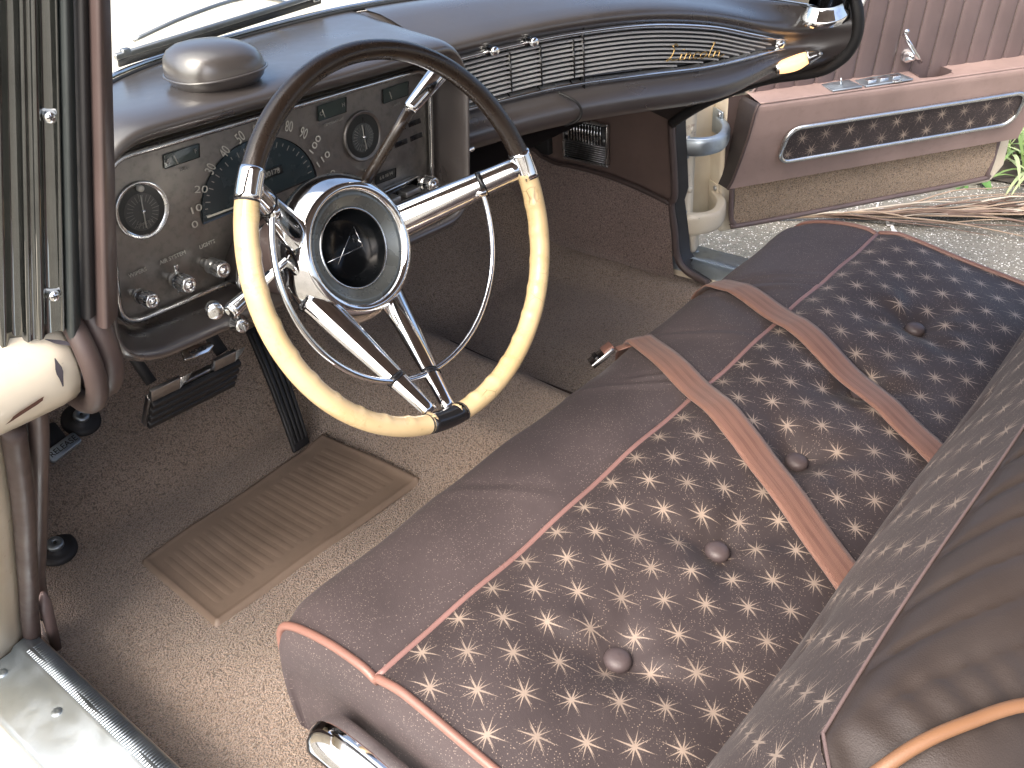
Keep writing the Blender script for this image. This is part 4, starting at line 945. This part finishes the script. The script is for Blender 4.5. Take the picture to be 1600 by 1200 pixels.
V, F = grid(260, len(BO) - 1, lambda a, b: bolster(lin(BX0, BX1, a), round(b * (len(BO) - 1)))); wadd('bolster', V, F, M['back_vinyl'], bs)
for x, sg in ((BX0, -1), (BX1, 1)):
    ed = [back_front(x, k / 10) for k in range(11)] + [bolster(x, i) for i in range(1, len(BO))]
    V, F = tube(catmull([(x - sg * a, b, c_) for a, b, c_ in ((.010, -.315, .632), (.034, -.334, .660), (.060, -.348, .671), (.088, -.364, .673), (.128, -.388, .668), (.17, -.42, .645))], 5), .0042, 10); wadd('piping', V, F, M['welt_gold'], bs)
    cy, cz = -.30, .45
    def endp(p, f_, dx, k): 
        wr = .004 * math.sin(k * 2.3) * (f_ * (1 - f_) * 4)
        return Vector((x + sg * (dx + wr), lin(cy, p.y, f_), lin(cz, p.z, f_)))
    V, F = loft([[endp(p, f_, dx, k) for k, p in enumerate(ed)] for f_, dx in ((1, 0), (.93, .008), (.8, .013), (.6, .015), (.3, .014), (.02, .012))]); wadd('end_panel', V, F, M['back_vinyl'], bs)

# ================================================================== lap belts
def belt_mat():
    t = NT('rust_webbing'); uv = t.coord('UV'); sp_ = t.n('ShaderNodeSeparateXYZ'); t.t.links.new(uv, sp_.inputs[0]); u = sp_.outputs[0]; v = sp_.outputs[1]
    st = t.math('ABSOLUTE', t.math('SUBTRACT', t.math('ABSOLUTE', t.math('SUBTRACT', u, .5)), .14)); band = t.ramp(st, .075, .055)
    tw = t.math('SINE', t.math('ADD', t.math('MULTIPLY', v, 2600.), t.math('MULTIPLY', u, 60.)))
    c = t.mix(band, (.215, .110, .080), (.145, .070, .050)); c = t.mix(t.ramp(t.noise(18, 3, vec=uv), .35, .7), c, (.19, .098, .070))
    wl = t.math('SINE', t.math('MULTIPLY', u, 150.))
    h = t.math('ADD', t.math('MULTIPLY', tw, .5), t.math('MULTIPLY', wl, .4))
    return t.set(color=c, rough=.5, normal=t.bump(h, .35, .0006), spec=.45, sheen=.2)
M['belt'] = belt_mat()
def surf(x, y):
    j = min(range(40, len(dense)), key=lambda k: abs(dense[k].y - y)); z = cushion(x, j).z; return z
def belt(name, label, P0, P1, wd, sag, front, buckle=False):
    r = empty(name, (P0[0], P0[1], .3)); tag(r, label, 'seat belt', 'lap belts on the bench seat')
    n = 70; V = []; F = []; uv = []; L = 0; prev = None
    d = (Vector(P1) - Vector(P0)).normalized(); pr_ = Vector((-d.y, d.x, 0))
    rows = []
    for k in range(n + 1):
        t = k / n; p = Vector(P0).lerp(Vector(P1), t); p = p + Vector((.003 * math.sin(t * 5), 0))
        q = Vector((p.x, p.y, 0)); row = []
        zz = [surf(q.x + pr_.x * wd * s, min(q.y + pr_.y * wd * s, .34)) for s in (-.5, 0, .5)]; z = max(zz) * .75 + sum(zz) / 3 * .25
        rows.append((q, z))
    zs = [z for _, z in rows]
    for _ in range(60): zs = [max(rows[k][1], (zs[max(k - 1, 0)] + zs[k] + zs[min(k + 1, n)]) / 3) if 0 < k < n else zs[k] for k in range(n + 1)]
    path = [Vector((rows[k][0].x, rows[k][0].y, zs[k] + .004 + .002 * math.sin(k * .35))) for k in range(n + 1)] + [Vector(f_) for f_ in front]
    for k, p in enumerate(path):
        if prev is not None: L += (p - prev).length
        prev = p
        for s in range(7):
            t = s / 6; V.append(p + pr_ * wd * (t - .5) + Vector((0, 0, .0012 * math.sin(math.pi * t) + .003 * math.sin(k * .09) * (t - .5)))); uv.append((t, L))
    for k in range(len(path) - 1):
        for s in range(6): F.append((k * 7 + s, k * 7 + s + 1, k * 7 + s + 8, k * 7 + s + 7))
    o = wadd('webbing', V, F, M['belt'], r, uv=uv); m = o.modifiers.new('solid', 'SOLIDIFY'); m.thickness = .0022; m.offset = 1
    if buckle:
        Mb = frame((.702, .382, .306), (-.25, .55, .8), (.75, -.62, .2))
        V, F = boxVF(.046, .040, .009, Mb, c=(-.004, 0, .002)); b_ = wadd('buckle', V, F, M['chrome_worn'], r, bev=.002)
        V, F = tube([(.722, .371, .311), (.742, .362, .312), (.757, .354, .311)], [.012, .014, .014], 8, flat=.18, up=(-.2, .4, .9)); keep(add('buckle_strap', V, F, M['belt']), b_)
        V, F = boxVF(.008, .030, .006, Mb, c=(-.012, 0, .007)); keep(add('release_bar', V, F, M['black'], bev=.001), b_)
        V, F = boxVF(.020, .034, .005, Mb, c=(.012, 0, .006)); keep(add('tongue', V, F, M['rust'] if 'rust' in M else M['welt'], bev=.001), b_)
belt('seat_belt', 'rust brown lap belt with buckle, nearer the driver', (.425, -.205), (.752, .343), .046, 0, [(.762, .366, .298), (.768, .378, .280), (.771, .383, .24)], True)
belt('seat_belt', 'rust brown lap belt without visible buckle, nearer the passenger door', (.728, -.205), (1.003, .343), .046, 0, [(1.012, .366, .298), (1.017, .378, .28), (1.02, .383, .22)])

# ================================================================== open passenger door
th = R_(34)
DM = Matrix(((math.cos(th), math.sin(th), 0, 1.56), (-math.sin(th), math.cos(th), 0, .74), (0, 0, 1, 0), (0, 0, 0, 1)))
dr = empty('passenger_door', mat=DM); tag(dr, 'open passenger door with pleated mauve trim, rose armrest and star fabric inset', 'door')
out = [(.105, .085), (.100, .30), (.112, .44), (.155, .476), (.25, .515), (.345, .548), (.405, .585), (.430, .64), (.440, .72), (.455, .80), (.975, .80), (.965, .13), (.93, .085)]
def MX(y): return Matrix(((1, 0, 0, 0), (0, 0, 1, y), (0, 1, 0, 0), (0, 0, 0, 1)))
add('shell', *prism(out, .105, MX(.012)), M['cream'], dr, bev=.012, seg=3, smooth=False)
add('edge_flange', *boxVF(.085, .040, .35, c=(.066, .092, .262)), M['cream'], dr, bev=.010, seg=3)
# pleated upper trim: one padded pleat per stitched panel
def front_u(z):
    t = [(.38, .165), (.44, .165), (.476, .185), (.515, .275), (.548, .372), (.585, .430), (.64, .452), (.80, .478)]; return interp(t, z)[0]
u0 = .06
for k in range(17):
    ua, ub = u0 + k * .054, u0 + (k + 1) * .054 - .0012
    def pl(s, t, ua=ua, ub=ub):
        z = lin(.40, .79, t); sh = (z - .40) * .10; fu = front_u(z); uu = lin(ua, ub, s) + sh; uu = min(max(uu, fu), .968)
        return (uu, .012 - .0045 * (math.sin(math.pi * s) ** .35 if 0 < s < 1 else 0) - .006, z)
    if ub + .04 < front_u(.40): continue
    add('pleat', *grid(8, 20, pl), M['pleat'], dr)
V, F = tube([(front_u(z) - .004, .004, z) for z in [lin(.44, .79, i / 20) for i in range(21)]], .006, 8); add('edge_molding', V, F, M['chrome_worn'], dr)
V, F = tube(catmull([(.155, .03, .49), (.25, .03, .528), (.345, .03, .562), (.40, .03, .598), (.425, .03, .65), (.436, .03, .74)], 6), .011, 10); add('door_seal', V, F, M['rubber'], dr)
# armrest body
AF = [(-.064, .438), (-.068, .430), (-.060, .36), (-.047, .30), (-.034, .245), (-.030, .222)]
def arm_face(a, b):
    s = b * (len(AF) - 1); i = min(int(s), len(AF) - 2); y, z = [lin(AF[i][j], AF[i + 1][j], s - i) for j in (0, 1)]
    ul = lin(.150, .100, b); ur = lin(.962, .945, b); return (lin(ul, ur, a), y, z - .0143 * a * (1 - b))
add('armrest_face', *grid(40, 25, arm_face), M['pink'], dr)
def arm_top(a, b):
    u = lin(.150 + .012 * b, 1.10, a); return (u, lin(-.064, .008, b), lin(.438, .446, b) - .017 * a - .0)
cuts = [(.152, .595), (.690, .962)]
for a0, a1 in cuts: add('armrest_top', *grid(20, 6, lambda a, b, a0=a0, a1=a1: (lin(a0, a1, a), lin(-.064, .008, b), lin(.438, .446, b) - .017 * (lin(a0, a1, a) - .15) / .95)), M['pink'], dr)
add('armrest_top', *grid(8, 2, lambda a, b: (lin(.595, .69, a), lin(-.064, -.036 - .012 * math.sin(math.pi * a), b), .430)), M['pink'], dr)
# pull cup sunk in the armrest top
V, F = loft([[(lin(.597, .688, k / 10), -.036 - .012 * math.sin(math.pi * k / 10), z) for k in range(11)] for z in (.429, .385)]); V2, F2 = loft([[(lin(.597, .688, k / 10), .006, z) for k in range(11)] for z in (.437, .385)]); V3, F3 = boxVF(.096, .06, .002, c=(.642, -.015, .386)); V4, F4 = boxVF(.002, .05, .055, c=(.689, -.012, .410)); V5, F5 = boxVF(.002, .05, .055, c=(.596, -.012, .410))
add('pull_cup', *join((V, F), (V2, F2), (V3, F3), (V4, F4), (V5, F5)), M['pleat'], dr, smooth=False)
V, F = tube([arm_face(k / 40, 0) for k in range(41)], .0028, 8); add('welt', V, F, M['pink'], dr)
V, F = loft([[arm_face(0, b) for b in [i / 10 for i in range(11)]], [(arm_face(0, b)[0] - .004, .014, arm_face(0, b)[2]) for b in [i / 10 for i in range(11)]]]); add('armrest_end', V, F, M['pad_dark'], dr)
V, F = loft([[arm_face(1, i / 10) for i in range(11)], [(arm_face(1, i / 10)[0] + .002, .014, arm_face(1, i / 10)[2]) for i in range(11)]]); add('armrest_end', V, F, M['pink'], dr)
V, F = tube([arm_face(0, i / 12) for i in range(13)], .0035, 8); add('welt', V, F, M['brown'], dr)
V, F = grid(6, 8, lambda a, b: (lin(.108, .165, a), .010 - .003 * a, lin(.225, .44, b))); add('edge_trim', V, F, M['brown'], dr)
# inset panel
def af(u, z): 
    b = (AF[0][1] - z) / (AF[0][1] - AF[-1][1]); y = interp([((AF[0][1] - q[1]) / (AF[0][1] - AF[-1][1]), q[0]) for q in AF], b)[0]; return (u, y - .003, z - .0115 * (u - .15) * (1 - b))
ip = rrect(.220, .277, .897, .366, .032, 7); ip = [(u + (z - .277) * .16, z) for u, z in ip]
cu_, cz_ = .575, .320
rings = [[af(lin(cu_, u, f_), lin(cz_, z, f_)) for u, z in ip] for f_ in (1, .8, .5, .2, .02)]
V = [p for r_ in rings for p in r_]; n_ = len(ip); F = [(i * n_ + k, i * n_ + (k + 1) % n_, (i + 1) * n_ + (k + 1) % n_, (i + 1) * n_ + k) for i in range(4) for k in range(n_)] + [tuple(4 * n_ + k for k in range(n_))]
ins = add('star_inset', V, F, M['star'], dr, uv=[(p[0] * .92 + .01, p[2] * 1.0 + .02) for p in V])
dpath = []
for k in range(n_):
    a, b = Vector(af(*ip[k])), Vector(af(*ip[(k + 1) % n_])); m_ = max(1, int((b - a).length / .03))
    for j in range(m_):
        q = a.lerp(b, j / m_); dpath.append(Vector(af(q.x, interp([(0, ip[k][1]), (1, ip[(k + 1) % n_][1])], j / m_)[0])) + Vector((0, -.002, 0)))
V, F = tube(dpath, .0062, 8, True); add('chrome_frame', V, F, M['chrome_worn'], ins)
# lower carpet
add('carpet_panel', *grid(30, 8, lambda a, b: (lin(.135, .905, a), .004 - .010 * math.sin(math.pi * b), lin(.104, .245, b))), M['carpet_tan'], dr)
V, F = tube(catmull([(.128, .0, .235), (.130, .0, .14), (.140, .0, .112), (.165, .0, .103), (.5, .0, .104), (.87, .0, .108), (.90, .0, .125), (.912, .0, .22)], 6), .007, 8); add('carpet_binding', V, F, M['mauve'], dr)
# switch plates and crank
for a0, a1 in ((.345, .425), (.435, .565)):
    sw_ = add('switch_plate', *boxVF(a1 - a0, .060, .005, c=((a0 + a1) / 2, -.030, .4425 - .017 * ((a0 + a1) / 2 - .15))), M['alu'], dr, bev=.0015)
    if a0 < .4: V, F = tube([((a0 + a1) / 2, -.030, .442), ((a0 + a1) / 2 - .002, -.030, .458)], [.004, .001], 8); add('lock_peg', V, F, M['chrome_worn'], sw_)
    else:
        for j in range(3): V, F = boxVF(.022, .016, .005, c=(a0 + .03 + j * .034, -.032, .4415)); add('switch', V, F, M['chrome'], sw_, bev=.001)
V, F = boxVF(.02, .012, .004, c=(.520, -.060, .4385)); add('tab', V, F, M['chrome_worn'], dr, bev=.001)
wc = add('crank_base', *lathe([(.020, 0), (.019, .010), (.012, .020), (.010, .030), (0, .031)], 20, frame((.585, .002, .478), (0, -1, .1))), M['chrome'], dr)
V, F = tube([(.600, -.030, .466), (.585, -.034, .482), (.560, -.036, .512), (.538, -.036, .540)], [.006, .0075, .0065, .005], 10, flat=.7); add('crank_arm', V, F, M['chrome'], wc)
V, F = tube([(.538, -.036, .540), (.528, -.052, .550), (.524, -.062, .556)], [.006, .0065, .005], 10); add('crank_knob', V, F, M['chrome'], wc)
V, F = boxVF(.030, .012, .022, c=(.135, .012, .455)); br_ = add('trim_clip', V, F, M['steel'], dr, bev=.002); V, F = lathe([(.005, 0), (.004, .003), (0, .003)], 10, frame((.135, .006, .455), (0, -1, 0))); add('screw', V, F, M['chrome'], br_)
V, F = boxVF(.018, .012, .018, c=(.118, .010, .250)); br_ = add('trim_clip', V, F, M['steel'], dr, bev=.004); V, F = lathe([(.006, 0), (.005, .003), (0, .003)], 10, frame((.118, .004, .250), (0, -1, 0))); add('screw', V, F, M['chrome'], br_)

# ================================================================== outside: frond, weeds, crack
pf = empty('palm_frond', (2.8, .55, -.30)); tag(pf, 'dry grey palm frond lying on the concrete beyond the seat', 'palm frond')
dry = [simple('dry_frond', (.30, .225, .16), .8), simple('dry_frond_dark', (.15, .10, .075), .8), simple('dry_frond_pale', (.46, .40, .32), .75)]
V, F = tube(catmull([(2.55, 1.05, -.285), (2.72, .80, -.28), (2.86, .60, -.275), (3.05, .30, -.27), (3.25, -.05, -.28)], 8), [.010 - .0002 * i for i in range(33)], 8); wadd('stalk', V, F, dry[0], pf)
for k in range(46):
    t = random.random() ** .8; x0 = lin(2.62, 3.05, t); y0 = lin(.95, .32, t); a = random.gauss(-.95, .16); L = random.uniform(.45, .95); cv = random.uniform(-.2, .2)
    pts = [(x0 + math.cos(a + cv * s) * L * s, y0 + math.sin(a + cv * s) * L * s, -.290 + .035 * math.sin(math.pi * s) * random.random() + .012 * random.random()) for s in (0, .25, .5, .75, 1)]
    V, F = tube(catmull(pts, 3), [.0065 * (1 - i / 13) + .0015 for i in range(13)], 5, flat=.45); wadd('leaflet', V, F, dry[k % 3], pf)
leafm = [NT('weed_leaf').set(color=(.085, .19, .045), rough=.45), NT('grass_blade').set(color=(.15, .24, .075), rough=.5), NT('grass_blade_pale').set(color=(.33, .40, .20), rough=.5)]
def blade(L, wd, ang, tilt, curve, base, n=8):
    d = Vector((math.cos(ang), math.sin(ang), 0)); s = Vector((-d.y, d.x, 0)); V = []; F = []
    for k in range(n + 1):
        t = k / n; r_ = L * t * math.cos(tilt); z = L * t * math.sin(tilt) - curve * L * t * t; w_ = wd * (math.sin(math.pi * min(1, t * .85 + .15)) ** .8) * .5
        c_ = Vector(base) + d * r_ + Vector((0, 0, z)); V += [c_ - s * w_ + Vector((0, 0, w_ * .35)), c_, c_ + s * w_ + Vector((0, 0, w_ * .35))]
        if k: b = 3 * k; F += [(b - 3, b - 2, b + 1, b), (b - 2, b - 1, b + 2, b + 1)]
    return V, F
def clump(name, label, x, y, n, L, wd, mats, cat, tl=(.5, 1.2), cv=(.3, .9)):
    r = empty(name, (x, y, -.3)); tag(r, label, cat)
    for k in range(n):
        if cat == 'grass': r['group'] = 'grass tufts behind the door'
        V, F = blade(random.uniform(*L), random.uniform(*wd), random.uniform(0, 6.28), random.uniform(*tl), random.uniform(*cv), (x + random.gauss(0, .03), y + random.gauss(0, .03), -.30)); wadd('leaf', V, F, random.choice(mats), r)
clump('broad_leaf_weed', 'bright green broad leaved weed at the door tip on the concrete', 3.28, .58, 12, (.10, .20), (.028, .05), leafm[:1], 'weed', (.2, .8))
clump('grass_tuft', 'arching grass tuft on the right edge behind the open door', 3.62, .48, 46, (.30, .60), (.010, .018), leafm[1:], 'grass')
clump('grass_tuft', 'loose pale grass tuft leaning over the concrete at the right edge', 3.45, .34, 30, (.30, .50), (.010, .018), leafm[1:], 'grass')
clump('grass_tuft', 'taller grass tuft farther behind the door on the right edge', 3.90, .72, 46, (.35, .70), (.010, .020), leafm[1:], 'grass')
soil = simple('dark_soil', (.045, .038, .028), .95)
V, F = grid(40, 30, lambda a, b: (lin(3.35, 5.6, a), lin(-.4, 3.2, b), -.292 + .10 * sstep(0, .35, a) + .05 * math.sin(a * 31 + b * 13) * sstep(.02, .3, a) + .04 * math.sin(b * 47 - a * 9) * sstep(.02, .3, a)))
so_ = add('soil_bank', V, F, soil); tag(so_, kind='structure')
ln = simple('white_line', (.75, .74, .70), .8)
V = []; F = []
for k in range(40):
    t = k / 39; x, y = lin(3.02, 2.62, t) + .010 * math.sin(t * 60) + random.gauss(0, .006), lin(.80, .52, t); w_ = .010 + .004 * random.random()
    V += [(x - w_, y, -.2955), (x + w_, y, -.2955)]
    if k: F.append((2 * k - 2, 2 * k - 1, 2 * k + 1, 2 * k))
tag(add('painted_mark', V, F, ln), 'thin white paint mark on the concrete beside the frond', 'paint mark')
